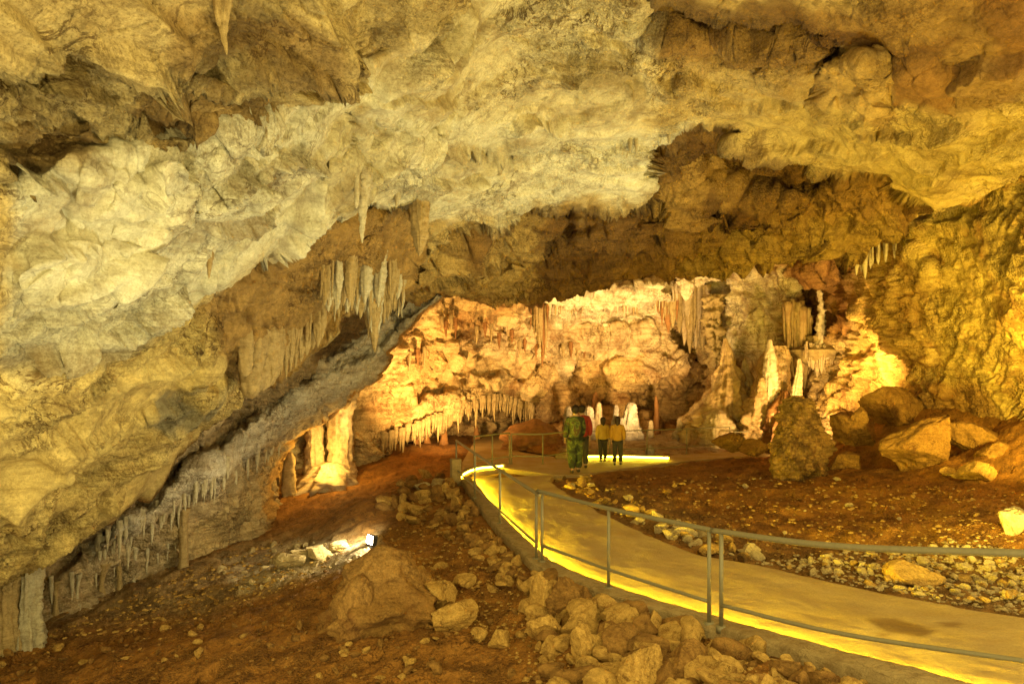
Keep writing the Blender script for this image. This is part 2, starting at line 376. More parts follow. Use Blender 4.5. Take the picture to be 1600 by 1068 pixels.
zones = [([(0,930),(150,905),(300,870),(400,830),(600,830),(560,870),(400,940),(200,985),(0,1010)], (.40,.29,.13), 18, .8),
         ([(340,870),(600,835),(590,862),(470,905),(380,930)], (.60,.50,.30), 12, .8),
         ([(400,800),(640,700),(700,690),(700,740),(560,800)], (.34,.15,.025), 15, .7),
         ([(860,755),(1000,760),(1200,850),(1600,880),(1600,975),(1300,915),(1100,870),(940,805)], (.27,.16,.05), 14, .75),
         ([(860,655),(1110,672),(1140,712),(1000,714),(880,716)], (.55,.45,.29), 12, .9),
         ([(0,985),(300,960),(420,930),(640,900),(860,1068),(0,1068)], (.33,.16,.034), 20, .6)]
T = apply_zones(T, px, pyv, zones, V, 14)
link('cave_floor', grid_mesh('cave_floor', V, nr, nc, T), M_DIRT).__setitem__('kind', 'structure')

# ------------------------------------------------------------------ front ceiling
LIP = [(-700,1500,12.5),(-300,1220,11.5),(0,955,10.6),(60,880,10.7),(150,808,11.1),(260,722,11.9),(330,655,12.6),(385,612,13),(440,585,13.4),(500,535,14),(515,492,14.6),(560,480,15.0),(618,476,15.4),(628,462,15.9),
       (700,452,17.5),(830,456,18.6),(900,440,18.9),(1000,424,18.8),(1060,417,18.7),(1130,410,18.3),(1240,400,17.5),(1330,378,16.2),(1430,346,14.6),(1500,310,13.2),(1600,272,11.6),(1800,170,9.5),(2500,-150,7)]
FP = [(0,0,3.9),(0,500,5.8),(0,950,10.6),(-500,600,4.4),(-500,0,3.0),(0,-450,2.95),(800,-450,5),(1700,-450,4.6),(2300,-300,5),(260,722,11.8),(500,540,13.9),(620,460,15.8),(700,452,17.6),(400,300,7.6),(300,0,4.9),(600,0,6.7),(800,0,8.6),
      (800,300,14),(900,447,18.9),(1000,200,12.6),(1000,0,9.3),(1130,425,18.3),(1200,200,13),(1330,395,16.2),(1200,0,8.8),(1400,0,7.8),(1600,0,7),
      (1600,272,11.6),(1430,365,14.6),(1400,200,11),(1800,170,9.5),(2300,-100,7.3)]
ft = TPS([(a / 500, b / 500) for a, b, _ in FP], [1 / c for _, _, c in FP], 1e-4)
STRATA = [(-900,-600),(-900,420),(-200,350),(0,300),(60,285),(110,240),(185,214),(250,228),(330,190),(400,165),(480,140),(560,100),(640,50),(720,0),(900,-600)]
ARCH = [(625,470),(640,400),(690,365),(740,335),(830,314),(930,318),(1005,303),(1000,245),(1060,203),(1100,190),(1150,207),(1230,238),(1330,262),(1400,282),(1440,330),(1430,380),(1330,410),(1240,430),(1130,440),(900,470),(700,470)]
FAN = [(300,470),(400,415),(480,365),(560,330),(660,325),(668,350),(640,410),(622,480),(510,500),(490,560),(380,640),(330,560),(285,520)]
EDGED += [STRATA, ARCH, FAN]
f_steps = [(STRATA, .022, 7),
           ([(-900,-600),(-900,60),(110,70),(240,55),(330,75),(420,60),(520,20),(560,-600)], -.045, 5),
           ([(-900,150),(60,165),(200,180),(330,178),(420,160),(330,195),(250,230),(100,245),(-100,262)], .03, 6),
           (ARCH, .105, 6),
           ([(650,405),(700,370),(840,330),(860,345),(830,385),(720,400),(640,440)], -.05, 6),
           ([(1010,235),(1090,200),(1140,215),(1260,250),(1330,275),(1240,300),(1120,280),(1040,290)], .035, 12),
           ([(1080,310),(1150,318),(1180,350),(1160,365),(1090,350)], .04, 6),
           ([(405,372),(440,345),(500,326),(545,318),(600,322),(640,316),(655,330),(560,338),(500,352),(440,378),(395,420),(300,455),(280,448)], .10, 4),
           (FAN, .03, 14),
           ([(534,168),(550,170),(553,210),(551,240),(527,236),(536,200)], .10, 3),
           ([(690,232),(740,226),(800,236),(790,246),(730,244)], .05, 4),
           ([(640,372),(700,350),(760,340),(770,348),(700,368),(650,384)], .05, 3),
           ([(1285,58),(1308,50),(1322,72),(1300,88),(1278,128),(1276,90)], .10, 3),
           ([(1000,-20),(1130,10),(1250,20),(1300,40),(1250,60),(1120,50),(1010,35)], .05, 7),
           ([(1110,70),(1122,72),(1140,100),(1132,106)], .05, 3),
           ([(230,105),(300,112),(320,140),(260,150),(190,130)], .04, 7),
           ([(0,262),(40,258),(60,280),(30,292),(0,290)], .02, 5),
           ([(100,160),(170,165),(310,170),(300,178),(160,178),(100,172)], .03, 3),
           ([(215,620),(300,590),(345,598),(330,630),(230,650)], -.02, 9),
           ([(0,520),(60,510),(120,525),(60,560),(0,560)], .02, 8),
           ([(330,445),(420,440),(500,470),(490,520),(400,500)], -.02, 6)]
f_bulge = [(1335,130,62,58,.10,.1,.65), (1440,125,66,44,.06,.3,.8), (1352,166,42,28,.04,0,.8), (1060,70,60,40,.02,.4,1.2), (1180,60,70,26,.015,.1,1.2), (1540,40,60,34,.015,-.3,1.2), (1230,110,50,34,.03,0,.8), (1240,400,90,30,.05,0,.8), (1080,300,50,40,.05,0,.7), (960,350,60,30,.04,.2,.7), (1180,300,60,26,.045,.2,.7), (200,300,90,55,.03,-.2), (330,275,80,50,.03,-.2), (600,250,130,60,.05,-.3), (560,440,85,75,.05,-.4),
           (420,560,70,70,.045,0), (120,420,110,60,.03,-.3), (830,205,45,30,.025,0), (930,160,70,55,.02,.3), (230,520,90,45,.03,-.5), (1180,350,110,60,.03,.1), (760,420,60,40,.03,0), (960,380,80,50,.03,0), (700,300,70,40,.03,0)]
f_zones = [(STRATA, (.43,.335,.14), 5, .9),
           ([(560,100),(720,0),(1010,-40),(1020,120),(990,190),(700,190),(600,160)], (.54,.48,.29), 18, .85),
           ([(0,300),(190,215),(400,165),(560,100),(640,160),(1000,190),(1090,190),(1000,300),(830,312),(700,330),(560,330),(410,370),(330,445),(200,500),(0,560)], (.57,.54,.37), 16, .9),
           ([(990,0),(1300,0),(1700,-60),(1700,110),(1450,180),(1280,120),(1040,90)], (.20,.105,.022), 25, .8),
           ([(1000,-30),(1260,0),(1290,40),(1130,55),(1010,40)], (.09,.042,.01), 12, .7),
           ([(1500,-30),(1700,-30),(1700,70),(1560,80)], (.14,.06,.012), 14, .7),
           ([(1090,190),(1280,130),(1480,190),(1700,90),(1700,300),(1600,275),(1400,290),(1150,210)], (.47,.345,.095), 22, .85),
           (ARCH, (.20,.11,.026), 4, .97),  # brown recess rock, with the weaker light there put into the tint
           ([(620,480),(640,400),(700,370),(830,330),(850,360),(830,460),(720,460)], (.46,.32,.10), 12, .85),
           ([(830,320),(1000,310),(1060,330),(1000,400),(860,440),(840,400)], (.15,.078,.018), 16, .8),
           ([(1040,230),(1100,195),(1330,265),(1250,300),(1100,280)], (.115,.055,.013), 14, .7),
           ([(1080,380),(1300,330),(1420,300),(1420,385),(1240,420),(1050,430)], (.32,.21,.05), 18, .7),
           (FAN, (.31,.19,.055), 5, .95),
           ([(0,560),(200,500),(300,470),(330,560),(380,640),(330,660),(150,810),(0,960),(-700,1500),(-700,600)], (.60,.455,.15), 20, .85),
           ([(220,640),(330,590),(385,590),(380,620),(260,720),(200,740)], (.60,.46,.17), 10, .9),
           ([(205,635),(260,600),(335,590),(330,612),(240,645)], (.16,.15,.10), 6, .8),
           ([(0,430),(120,440),(240,470),(200,540),(60,560),(0,580)], (.37,.33,.19), 18, .7),
           ([(490,170),(560,160),(600,260),(560,330),(490,290)], (.40,.33,.15), 14, .6),
           ([(1276,96),(1310,70),(1390,80),(1398,180),(1350,192),(1285,150)], (.40,.27,.08), 5, .9),
           ([(1392,90),(1450,80),(1500,110),(1480,160),(1400,165)], (.24,.125,.03), 5, .9),
           ([(1240,30),(1310,40),(1500,60),(1480,95),(1330,70),(1285,85)], (.13,.06,.014), 8, .8),
           ([(1060,235),(1110,230),(1170,290),(1090,330),(1010,330)], (.40,.25,.065), 12, .8),
           ([(1090,310),(1160,318),(1182,350),(1100,356)], (.10,.045,.012), 7, .8),
           ([(520,430),(620,430),(600,500),(510,490)], (.42,.29,.10), 10, .7),
           ([(180,100),(330,90),(420,140),(330,185),(180,170)], (.21,.125,.034), 16, .8),  # dark recess patch in the strata, its shade put into the tint
           ([(240,0),(480,0),(520,50),(330,75),(230,50)], (.20,.12,.035), 14, .75),
           ([(0,170),(90,180),(130,235),(40,280),(0,280)], (.22,.13,.035), 14, .7),
           ([(860,70),(990,60),(1000,150),(900,140)], (.23,.165,.06), 14, .7),
           ([(680,220),(800,220),(830,260),(700,270)], (.33,.26,.11), 12, .6)]
cx_ = np.concatenate([np.linspace(-700, -30, 50), np.linspace(-26, 1626, 830), np.linspace(1640, 2400, 50)])
lipy, lipd = interp_poly(LIP, cx_)
NB = 26                      # rows behind the lip
s = np.concatenate([np.zeros(1), np.linspace(0, 1, 400)[1:] ** 1.12])
nr, nc = len(s), len(cx_)
top = np.where(cx_ < 0, -450, -450) * np.ones(nc)
# dense rows inside the frame, coarse above it
inframe = 320
sy = np.concatenate([np.linspace(0, 1, inframe), 1 + np.linspace(0, 1, nr - inframe + 1)[1:]])
ytop = np.minimum(-15, lipy - 60)
PY = np.where(sy[:, None] <= 1, lipy[None] + (ytop - lipy)[None] * sy[:, None], ytop[None] + (np.minimum(-460, ytop - 50) - ytop)[None] * (sy[:, None] - 1))
PX = np.tile(cx_, (nr, 1)); px, py = PX.ravel(), PY.ravel()
wv = ft(np.stack([px / 500, py / 500], 1)); wv = np.clip(wv, 1 / 24, 1 / 2.6)
P0 = unproj(px, py, 1 / wv).astype(np.float32)
wv = apply_steps(wv, px, py, f_steps, P0); wv = apply_bulges(wv, px, py, f_bulge)
P1 = unproj(px, py, 1 / wv)
N1 = grid_normals(smooth_grid(P1, nr, nc, 14), nr, nc, (0, 0, H))
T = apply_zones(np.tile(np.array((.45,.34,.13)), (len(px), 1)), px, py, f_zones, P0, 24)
P1f = P1.astype(np.float32)
flowm = sstep(sd_poly(px, py, [(0,300),(190,215),(400,165),(560,100),(640,160),(1000,150),(1290,120),(1700,90),(1700,280),(1400,290),(1090,190),(1000,300),(700,330),(560,330),(410,370),(330,445),(200,500),(0,560),(-600,600),(-600,320)]), -25, 25)
strm = sstep(sd_poly(px, py, STRATA), -12, 12)
archm = sstep(sd_poly(px, py, ARCH), -10, 10)
rough = .18 + .82 * sstep(fbm(P1f * .55 + 200, 3), -.18, .22)          # smooth slabs against broken patches
rough = np.maximum(rough * (1 - .35 * flowm), archm * .8)
dsp = rock_disp(P1f, .22, .05, .03, .025, .0, .0, .0)
dsp += rough * (.07 * fbm(P1f * 3.6 + 9, 4, .62, True) + .026 * fbm(P1f * 13, 3, .7, True)) + strm * rough * .05 * fbm(P1f * 6.5 + 70, 3, .7, True)
v_, e_ = facets(P1f * np.array((1, 1, 1.4), np.float32) * 2.1 + .25 * np.stack([perlin(P1f * 2 + o) for o in (1, 22, 43)], 1)); dsp += rough * .06 * (v_ - .3)
dsp += cracks(P1f, .5, .09, .03) + cracks(P1f, 1.1, .05, .04, 90) + rough * cracks(P1f, 2.3, .03, .05, 40)
dsp += strm * (saw(P1f, (.1, .05, 1), 1.5, .4, .30, 3) + saw(P1f, (.05, .02, 1), 4.4, .4, .11, 50, .14) + .05 * rough * fbm(np.stack([P1f[:, 0] * 2, P1f[:, 1] * 2, P1f[:, 2] * 9], 1), 3, .6, True))
dsp += (1 - strm) * (1 - .55 * sstep(px, 900, 1150) * (1 - archm)) * (saw(P1f, (.35, -.9, -.26), .62, .6, .34, 8, .06) + saw(P1f, (.30, -.92, -.2), 1.9, .55, .13, 77, .1) + saw(P1f, (.45, -.7, .3), 4.5, .6, .05, 177, .15) * rough)
dsp += flow_disp(P1f, .06) * flowm
LEDGES = [([(100,58),(240,52),(330,78),(430,56)], .16, 22), ([(180,108),(250,100),(320,112)], .18, 18), ([(100,172),(200,176),(320,176)], .12, 16), ([(0,272),(40,262),(75,290)], .14, 16), ([(240,222),(330,192),(430,158)], .10, 18),
    ([(0,92),(60,98),(120,92)], .10, 18), ([(410,104),(480,96),(570,98)], .09, 16), ([(395,52),(450,42),(520,22)], .12, 16), ([(560,152),(640,140),(720,146)], .07, 18), ([(820,92),(920,78),(1000,86)], .08, 20), ([(900,40),(960,60),(1010,90)], .10, 20),
    ([(205,300),(225,262),(275,244)], .16, 24), ([(280,286),(335,258),(390,288)], .14, 22), ([(400,232),(440,222),(490,236)], .12, 18), ([(0,395),(60,360),(130,348)], .14, 26), ([(60,432),(150,398),(210,370)], .12, 22), ([(295,330),(345,316),(412,302)], .13, 20),
    ([(120,492),(200,462),(270,432)], .18, 26), ([(240,560),(300,520),(360,505)], .12, 22), ([(0,548),(60,520),(120,500)], .14, 26), ([(0,698),(110,662),(260,622),(340,590)], .13, 30), ([(60,780),(150,730),(240,660)], .10, 28), ([(0,620),(90,600),(190,570)], .10, 26), ([(20,870),(90,800),(170,740)], .10, 26),
    ([(690,236),(745,228),(800,240)], .16, 20), ([(640,262),(700,280),(770,268)], .12, 24), ([(780,196),(840,170),(890,182)], .12, 26), ([(850,215),(930,232),(1000,215)], .10, 22), ([(690,356),(760,344),(840,352)], .14, 18),
    ([(1100,142),(1170,158),(1260,150)], .14, 26), ([(1150,212),(1260,218),(1400,226)], .12, 24), ([(1340,204),(1430,198),(1530,172)], .13, 26), ([(1020,120),(1080,110),(1130,130)], .12, 22), ([(1400,262),(1500,236),(1600,180)], .10, 26), ([(1480,100),(1540,70),(1620,60)], .16, 24), ([(1130,50),(1200,62),(1290,50)], .16, 20), ([(1010,30),(1070,22),(1130,34)], .18, 20),
    ([(1020,270),(1100,250),(1180,262),(1260,284)], .20, 24), ([(1060,330),(1120,312),(1180,330)], .22, 20), ([(870,360),(950,345),(1040,352)], .15, 24), ([(880,410),(980,395),(1080,402)], .12, 22), ([(1180,300),(1260,312),(1340,300)], .14, 22), ([(1200,380),(1290,352),(1390,330)], .14, 24), ([(720,412),(780,396),(830,404)], .10, 20)]
dsp += 1.7 * ledges(px, py, LEDGES, P0)
v_, e_ = facets(P1f * np.array((.8, .8, 1.2), np.float32) + .3 * np.stack([perlin(P1f * 1.4 + o) for o in (5, 26, 47)], 1)); dsp += archm * (.34 * (v_ - .3) + .22 * fbm(P1f * 1.1 + 31, 4, .6, True) + .8 * cracks(P1f, .8, .16, .05, 11))
fanm = sstep(sd_poly(px, py, FAN), -10, 15)
fl = .11 * np.abs(perlin(np.stack([px / 8 + perlin(P0 * 2), py / 90, 0 * px], 1)))   # vertical fluting on the fan
dsp = dsp * (1 - .45 * fanm) + fanm * (fl + .05 * fbm(P1f * 7, 3, .7, True))
V = P1 + N1 * dsp[:, None]
SURF_F = (V[:, 0] / V[:, 1] * F + CX, HZ + F * (H - V[:, 2]) / V[:, 1], V[:, 1].copy())
# back side of the lip: rises up and away
lip = V.reshape(nr, nc, 3)[0]
k = np.linspace(0, 1, NB + 1)[1:][::-1]
back = []
for q in k:
    o = lip.copy(); o[:, 1] += 1.3 * q ** .7 + 4.5 * q * q; o[:, 2] += -.05 * math.sin(q * 9) + 9 * q ** 2.2
    left = sstep(o[:, 0], -6.5, -2.5)
    o[:, 2] -= (1 - left) * 9 * q ** 2.2 * .75; o[:, 1] -= (1 - left) * 2.5 * q; o[:, 0] -= (1 - left) * 2.0 * q
    o[:, 2] += .25 * fbm(o * .9, 3); back.append(o)
back = np.concatenate(back).reshape(NB, nc, 3)
T = np.concatenate([T, np.clip(.48 + .52 * np.maximum(rough, strm * .8), 0, 1)[:, None]], 1)
V = np.concatenate([back.reshape(-1, 3), V]); T = np.concatenate([np.tile(np.array((.25, .14, .04, 1)), (NB * nc, 1)), T])
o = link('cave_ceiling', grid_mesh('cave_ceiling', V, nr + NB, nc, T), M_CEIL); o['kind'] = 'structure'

# ------------------------------------------------------------------ left side wall behind the ceiling lip
GB = [(-300,1230,8.5),(0,1005,10.6),(45,990,11.1),(150,925,13),(290,884,14.6),(400,838,17),(405,790,17.6),(420,745,18.2),(450,690,18.8),(500,648,19.2),(570,592,19.6),(640,505,20.2),(720,440,21.2),(800,420,22)]
GTt = [(-300,1150,10.9),(0,905,11.1),(30,870,11.3),(110,800,11.7),(220,700,12.8),(300,640,13.6),(340,590,14.2),(390,570,14.7),(440,545,15.3),(500,500,16.2),(560,450,17),(640,420,18.5),(720,400,20),(800,380,21)]
nt_, nv = 520, 260
def par(pts, ctrl, n):
    t = np.linspace(0, len(ctrl) - 1, n); return np.stack([np.interp(t, np.arange(len(ctrl)), np.array(ctrl, float)[:, k]) for k in range(3)], 1)
B_, T_ = par(None, GB, nt_), par(None, GTt, nt_)
vv = np.linspace(0, 1, nv)
PXY = B_[None] * (1 - vv)[:, None, None] + T_[None] * vv[:, None, None]
px, py = PXY[..., 0].ravel(), PXY[..., 1].ravel(); wv = (1 / B_[:, 2])[None] * (1 - vv)[:, None] + (1 / T_[:, 2])[None] * vv[:, None]
wv = wv.ravel(); P0 = unproj(px, py, 1 / wv).astype(np.float32)
RECESS = [(0,960),(60,880),(150,815),(260,725),(380,625),(470,540),(520,480),(600,440),(700,440),(650,485),(590,548),(530,575),(420,640),(330,705),(240,780),(150,850),(60,930),(0,1000)]
SHELF = [(150,850),(240,780),(330,705),(420,640),(520,560),(660,450),(720,450),(580,585),(490,645),(430,690),(330,745),(230,820),(150,875)]
wv = apply_steps(wv, px, py, [(RECESS, .035, 8), (SHELF, -.03, 8), ([(408,770),(430,690),(480,650),(500,660),(440,720),(420,780)], .0, 6)], P0, 10)
P1 = unproj(px, py, 1 / wv); N1 = grid_normals(smooth_grid(P1, nv, nt_, 10), nv, nt_, (0, 0, H))
fl = .22 * np.abs(perlin(np.stack([px / 9 + perlin(P0 * 2), py / 90, 0 * px], 1))) * (1 - sstep(sd_poly(px, py, SHELF), -12, 8))
V = P1 + N1 * (rock_disp(P1.astype(np.float32), .2, .12, .03, .07, .035, .012, .015) + saw(P1.astype(np.float32), (.5, .5, .7), 1.4, .8, .14, 4) + cracks(P1.astype(np.float32), .8, .08) + fl)[:, None]
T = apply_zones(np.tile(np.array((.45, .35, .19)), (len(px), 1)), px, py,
    [(RECESS, (.30,.21,.10), 10, .8), ([(480,560),(520,480),(640,440),(700,445),(650,485),(590,548)], (.12,.065,.02), 10, .9), (SHELF, (.58,.53,.40), 12, .9), ([(260,830),(400,740),(430,700),(405,840),(290,885)], (.54,.40,.17), 16, .8)], P0, 14)  # darkest patch: shadow under the fan, behind the curtain, put into the tint
SURF_G = (V[:, 0] / V[:, 1] * F + CX, HZ + F * (H - V[:, 2]) / V[:, 1], V[:, 1].copy())
edge = V.reshape(nv, nt_, 3)[0]; back = []
for q in np.linspace(0, 1, 15)[1:][::-1]:
    o = edge.copy(); o[:, 1] += 3.2 * q; o[:, 0] -= .9 * q ** 2; o += (.16 * fbm(o * 1.5, 3))[:, None]; back.append(o)
V = np.concatenate([np.concatenate(back), V]); T = np.concatenate([np.tile(np.array((.4, .25, .08)), (14 * nt_, 1)), T])
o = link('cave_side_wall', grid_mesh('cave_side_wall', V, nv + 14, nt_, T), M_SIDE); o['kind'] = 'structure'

# ------------------------------------------------------------------ back chamber wall
BP = [(330,760,22),(400,640,22.5),(450,740,22.5),(560,640,22.5),(540,720,22.5),(620,560,23),(600,690,23.3),(700,480,24),(800,470,26),(690,655,25),(770,628,26.5),(700,600,25),(800,580,27),(860,640,29),(900,600,30),(900,520,29.5),(900,450,28),(1050,440,28),(1100,600,29),(1000,690,29.5),(1200,500,27),(1250,440,25),
      (1300,600,23.5),(1300,680,22),(1350,450,21),(1350,640,21),(1400,370,19),(1450,500,17.5),(1450,620,18.3),(1600,280,12.6),(1600,640,15),(1600,500,13.7),(1800,400,10.5),(1800,700,11.5),(2300,300,7.5),(2300,800,8.5),
      (600,200,24),(900,200,26),(1200,200,24),(1500,150,15),(340,300,22),(700,760,26),(1000,780,29),(1400,780,19),(1700,800,13)]
bt = TPS([(a / 500, b / 500) for a, b, _ in BP], [1 / c for _, _, c in BP], 1e-4)
xs = np.concatenate([np.linspace(330, 1630, 640), np.linspace(1640, 2400, 60)]); ys = np.concatenate([np.linspace(60, 250, 20)[:-1], np.linspace(250, 740, 300), np.linspace(750, 820, 8)])
PX, PY = np.meshgrid(xs, ys); px, py = PX.ravel(), PY.ravel(); nr, nc = PX.shape
wv = np.clip(bt(np.stack([px / 500, py / 500], 1)), 1 / 34, 1 / 6); P0 = unproj(px, py, 1 / wv).astype(np.float32)
UND = [(585,698),(640,680),(690,660),(735,640),(775,630),(830,648),(850,690),(700,720),(590,720)]
b_steps = [(UND, .11, 5),
           ([(840,455),(1040,445),(1040,470),(960,478),(860,475)], -.05, 5),
           ([(830,640),(840,600),(880,575),(900,560),(910,600),(960,640),(920,660),(850,670)], .05, 8),
           ([(990,650),(985,610),(1010,590),(1060,610),(1090,560),(1110,600),(1080,660),(1040,680)], .06, 8),
           ([(1040,455),(1130,450),(1135,500),(1125,590),(1075,560),(1050,520)], .05, 5),
           ([(700,520),(760,500),(840,545),(860,575),(800,600),(740,560)], .03, 6),
           ([(620,600),(690,560),(760,575),(720,605),(650,630)], .025, 5),
           ([(1240,430),(1340,420),(1330,500),(1290,530),(1245,520)], .06, 6),
           ([(1345,400),(1440,375),(1462,420),(1460,560),(1420,600),(1390,540),(1350,470)], -.03, 6)]
b_bulge = [(1010,575,90,40,.03,0),(720,620,80,30,.025,-.4),(960,530,90,30,.02,0),(1300,420,60,30,.012,0),(800,560,60,30,.02,.2),(1400,640,60,30,.03,0)]
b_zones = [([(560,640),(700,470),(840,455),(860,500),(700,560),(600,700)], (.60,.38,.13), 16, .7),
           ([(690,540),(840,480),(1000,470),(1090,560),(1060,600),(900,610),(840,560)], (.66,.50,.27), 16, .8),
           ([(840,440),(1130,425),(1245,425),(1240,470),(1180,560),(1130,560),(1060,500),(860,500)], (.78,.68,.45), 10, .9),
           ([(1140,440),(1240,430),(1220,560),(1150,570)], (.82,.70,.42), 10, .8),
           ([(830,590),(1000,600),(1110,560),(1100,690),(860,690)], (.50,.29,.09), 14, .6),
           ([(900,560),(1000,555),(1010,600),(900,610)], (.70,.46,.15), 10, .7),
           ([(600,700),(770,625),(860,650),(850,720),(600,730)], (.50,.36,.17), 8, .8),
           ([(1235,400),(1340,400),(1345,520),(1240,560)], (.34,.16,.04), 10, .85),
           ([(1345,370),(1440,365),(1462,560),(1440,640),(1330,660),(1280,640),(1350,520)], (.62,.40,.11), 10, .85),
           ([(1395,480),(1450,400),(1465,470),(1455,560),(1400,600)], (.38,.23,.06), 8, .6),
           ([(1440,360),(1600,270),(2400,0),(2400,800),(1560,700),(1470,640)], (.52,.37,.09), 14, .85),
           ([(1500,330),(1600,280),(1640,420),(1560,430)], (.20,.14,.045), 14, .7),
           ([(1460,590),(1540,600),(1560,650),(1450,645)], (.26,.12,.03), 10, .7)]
wv = apply_steps(wv, px, py, b_steps, P0, 10); wv = apply_bulges(wv, px, py, b_bulge)
P1 = unproj(px, py, 1 / wv); N1 = grid_normals(smooth_grid(P1, nr, nc, 10), nr, nc, (0, 8, H))
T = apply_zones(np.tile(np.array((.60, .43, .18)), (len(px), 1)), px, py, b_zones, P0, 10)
rt = sstep(px, 1430, 1500)
st = .24 * sstep(perlin(P0 * .5 + 33), -.3, .3) * np.abs(perlin(np.stack([(px + .45 * py) / 12 + perlin(P0 * 1.5), (py - .5 * px) / 160, 0 * px], 1))) * rt
V = P1 + N1 * ((rock_disp(P1.astype(np.float32), .45, .25, .05, .10, .06, .02, .02) + saw(P1.astype(np.float32), (.35, .2, 1), .7, 1.0, .35, 6) + saw(P1.astype(np.float32), (.3, -.2, 1), 1.9, .9, .14, 26) + cracks(P1.astype(np.float32), .35, .18)) * (1 - .55 * rt) + st)[:, None]
SURF_B = (V[:, 0] / V[:, 1] * F + CX, HZ + F * (H - V[:, 2]) / V[:, 1], V[:, 1].copy())
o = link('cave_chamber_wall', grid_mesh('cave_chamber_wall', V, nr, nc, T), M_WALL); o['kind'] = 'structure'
#@@OBJECTS
# ------------------------------------------------------------------ concrete path and kerb
def path_mat():
    m, nt, b = nodes('path_concrete'); tc = nt.nodes.new('ShaderNodeTexCoord').outputs['Object']
    c = ramp(nt, noise(nt, tc, 1.1, 9, .68, .8), [(.28, (.38, .26, .085)), (.48, (.44, .31, .11)), (.62, (.47, .34, .13)), (.8, (.52, .39, .16))])
    g = ramp(nt, noise(nt, tc, 45, 8, .8), [(.3, (.6, .57, .5)), (.55, (1, 1, 1)), (.8, (1.2, 1.2, 1.2))]); c = mix(nt, c, g, .95, 'MULTIPLY')
    st = ramp(nt, noise(nt, tc, .75, 3, .5, .5), [(.60, (0, 0, 0)), (.72, (.35,) * 3)]); c = mix(nt, c, (.30, .17, .05), st)
    a = nt.nodes.new('ShaderNodeAttribute'); a.attribute_name = 'tint'; c = mix(nt, c, a.outputs['Color'], 1, 'MULTIPLY')
    nt.links.new(c, b.inputs['Base Color'])
    r = ramp(nt, noise(nt, tc, 1.6, 5, .6), [(.35, (.45,) * 3), (.65, (.85,) * 3)]); nt.links.new(r, b.inputs['Roughness'])
    mp = nt.nodes.new('ShaderNodeMapping'); mp.inputs['Scale'].default_value = (4, 26, 4); mp.inputs['Rotation'].default_value = (0, 0, math.radians(30)); nt.links.new(tc, mp.inputs['Vector'])
    h1 = noise(nt, mp.outputs[0], 2.2, 6, .7); h2 = noise(nt, tc, 30, 8, .75)
    ad = nt.nodes.new('ShaderNodeMath'); nt.links.new(h1, ad.inputs[0]); nt.links.new(h2, ad.inputs[1])
    bp = nt.nodes.new('ShaderNodeBump'); bp.inputs['Strength'].default_value = .5; bp.inputs['Distance'].default_value = .02
    nt.links.new(ad.outputs[0], bp.inputs['Height']); nt.links.new(bp.outputs[0], b.inputs['Normal']); return m
M_PATH = path_mat()
M_KERB = rock_mat('kerb_concrete', (.36, .27, .12), 2.5, (.17, .10, .035), .5, .4, .012, .85, .5)
KIr = resample(KI, 300); RTr = resample(RT, 300)
# match stations by projecting so the grid does not shear
nc = 60; tt_ = np.linspace(0, 1, nc)
wob = .05 * fbm(np.stack([RTr[:, 0] * 2.2, RTr[:, 1] * 2.2, 0 * RTr[:, 0]], 1), 4, .6); RTw = RTr + np.stack([wob, -wob], 1)
G = KIr[:, None] * (1 - tt_)[None, :, None] + RTw[:, None] * tt_[None, :, None]
x, y = G[..., 0].ravel(), G[..., 1].ravel(); P = np.stack([x, y, 0 * x], 1)
z = zpath(x, y) + .012 * fbm(P * 1.3, 3) + .004 * fbm(P * 9, 3, .6)
V = np.stack([x, y, z], 1); ppx = CX + F * x / y; ppy = HZ + F * (H - z) / y
T = apply_zones(np.ones((len(V), 3)), ppx, ppy, [([(1355,968),(1400,966),(1465,985),(1440,993),(1380,985)], (.42,.33,.25), 3, .9), ([(1470,972),(1505,972),(1500,980),(1475,980)], (.5,.4,.3), 2, .8),
    ([(1370,988),(1386,989),(1384,996),(1372,995)], (.5,.4,.3), 2, .8)], P, 4)
G2 = V.reshape(300, nc, 3); skirt = G2[:, -1:].copy(); skirt[..., 2] -= .3
V = np.concatenate([G2, skirt], 1).reshape(-1, 3); T = np.concatenate([T.reshape(300, nc, 3), np.ones((300, 1, 3))], 1).reshape(-1, 3)
tag(link('concrete_path', grid_mesh('concrete_path', V, 300, nc + 1, T, True), M_PATH), kind='structure')
bm = bmesh.new(); vs = [bm.verts.new((p.x, p.y, -.006)) for p in far_poly]; f = bm.faces.new(vs)
if f.normal.z < 0: f.normal_flip()
bmesh.ops.triangulate(bm, faces=[f]); r = bmesh.ops.extrude_edge_only(bm, edges=[e for e in bm.edges if e.is_boundary])
for v in r['geom']:
    if isinstance(v, bmesh.types.BMVert): v.co.z -= .25
me = bpy.data.meshes.new('side_path'); bm.to_mesh(me); bm.free()
a = me.attributes.new('tint', 'FLOAT_COLOR', 'POINT'); a.data.foreach_set('color', np.ones(len(me.vertices) * 4, np.float32))
tag(link('side_path', me, M_PATH), kind='structure')
def sweep(name, line, prof, close=True):
    """sweep a profile [(side, z)] along a plan line [(x,y)] with z from the path"""
    L = np.array(line, float); t = np.gradient(L, axis=0); t /= np.linalg.norm(t, axis=1, keepdims=True) + 1e-9
    n = np.stack([t[:, 1], -t[:, 0]], 1); zz = zpath(L[:, 0], L[:, 1]); rows = []
    for s_, h_ in prof: rows.append(np.concatenate([L + n * s_, (zz + h_)[:, None]], 1))
    A = np.stack(rows, 0)
    return A.reshape(-1, 3), len(prof), len(L)
kp = [(-.05, -.75), (-.03, -.3), (0, .035), (.015, .05), (.08, .055), (.18, .055), (.275, .055), (.292, .05), (.292, .038), (.264, .036), (.262, -.06)]
KO2 = resample(KO, 700)
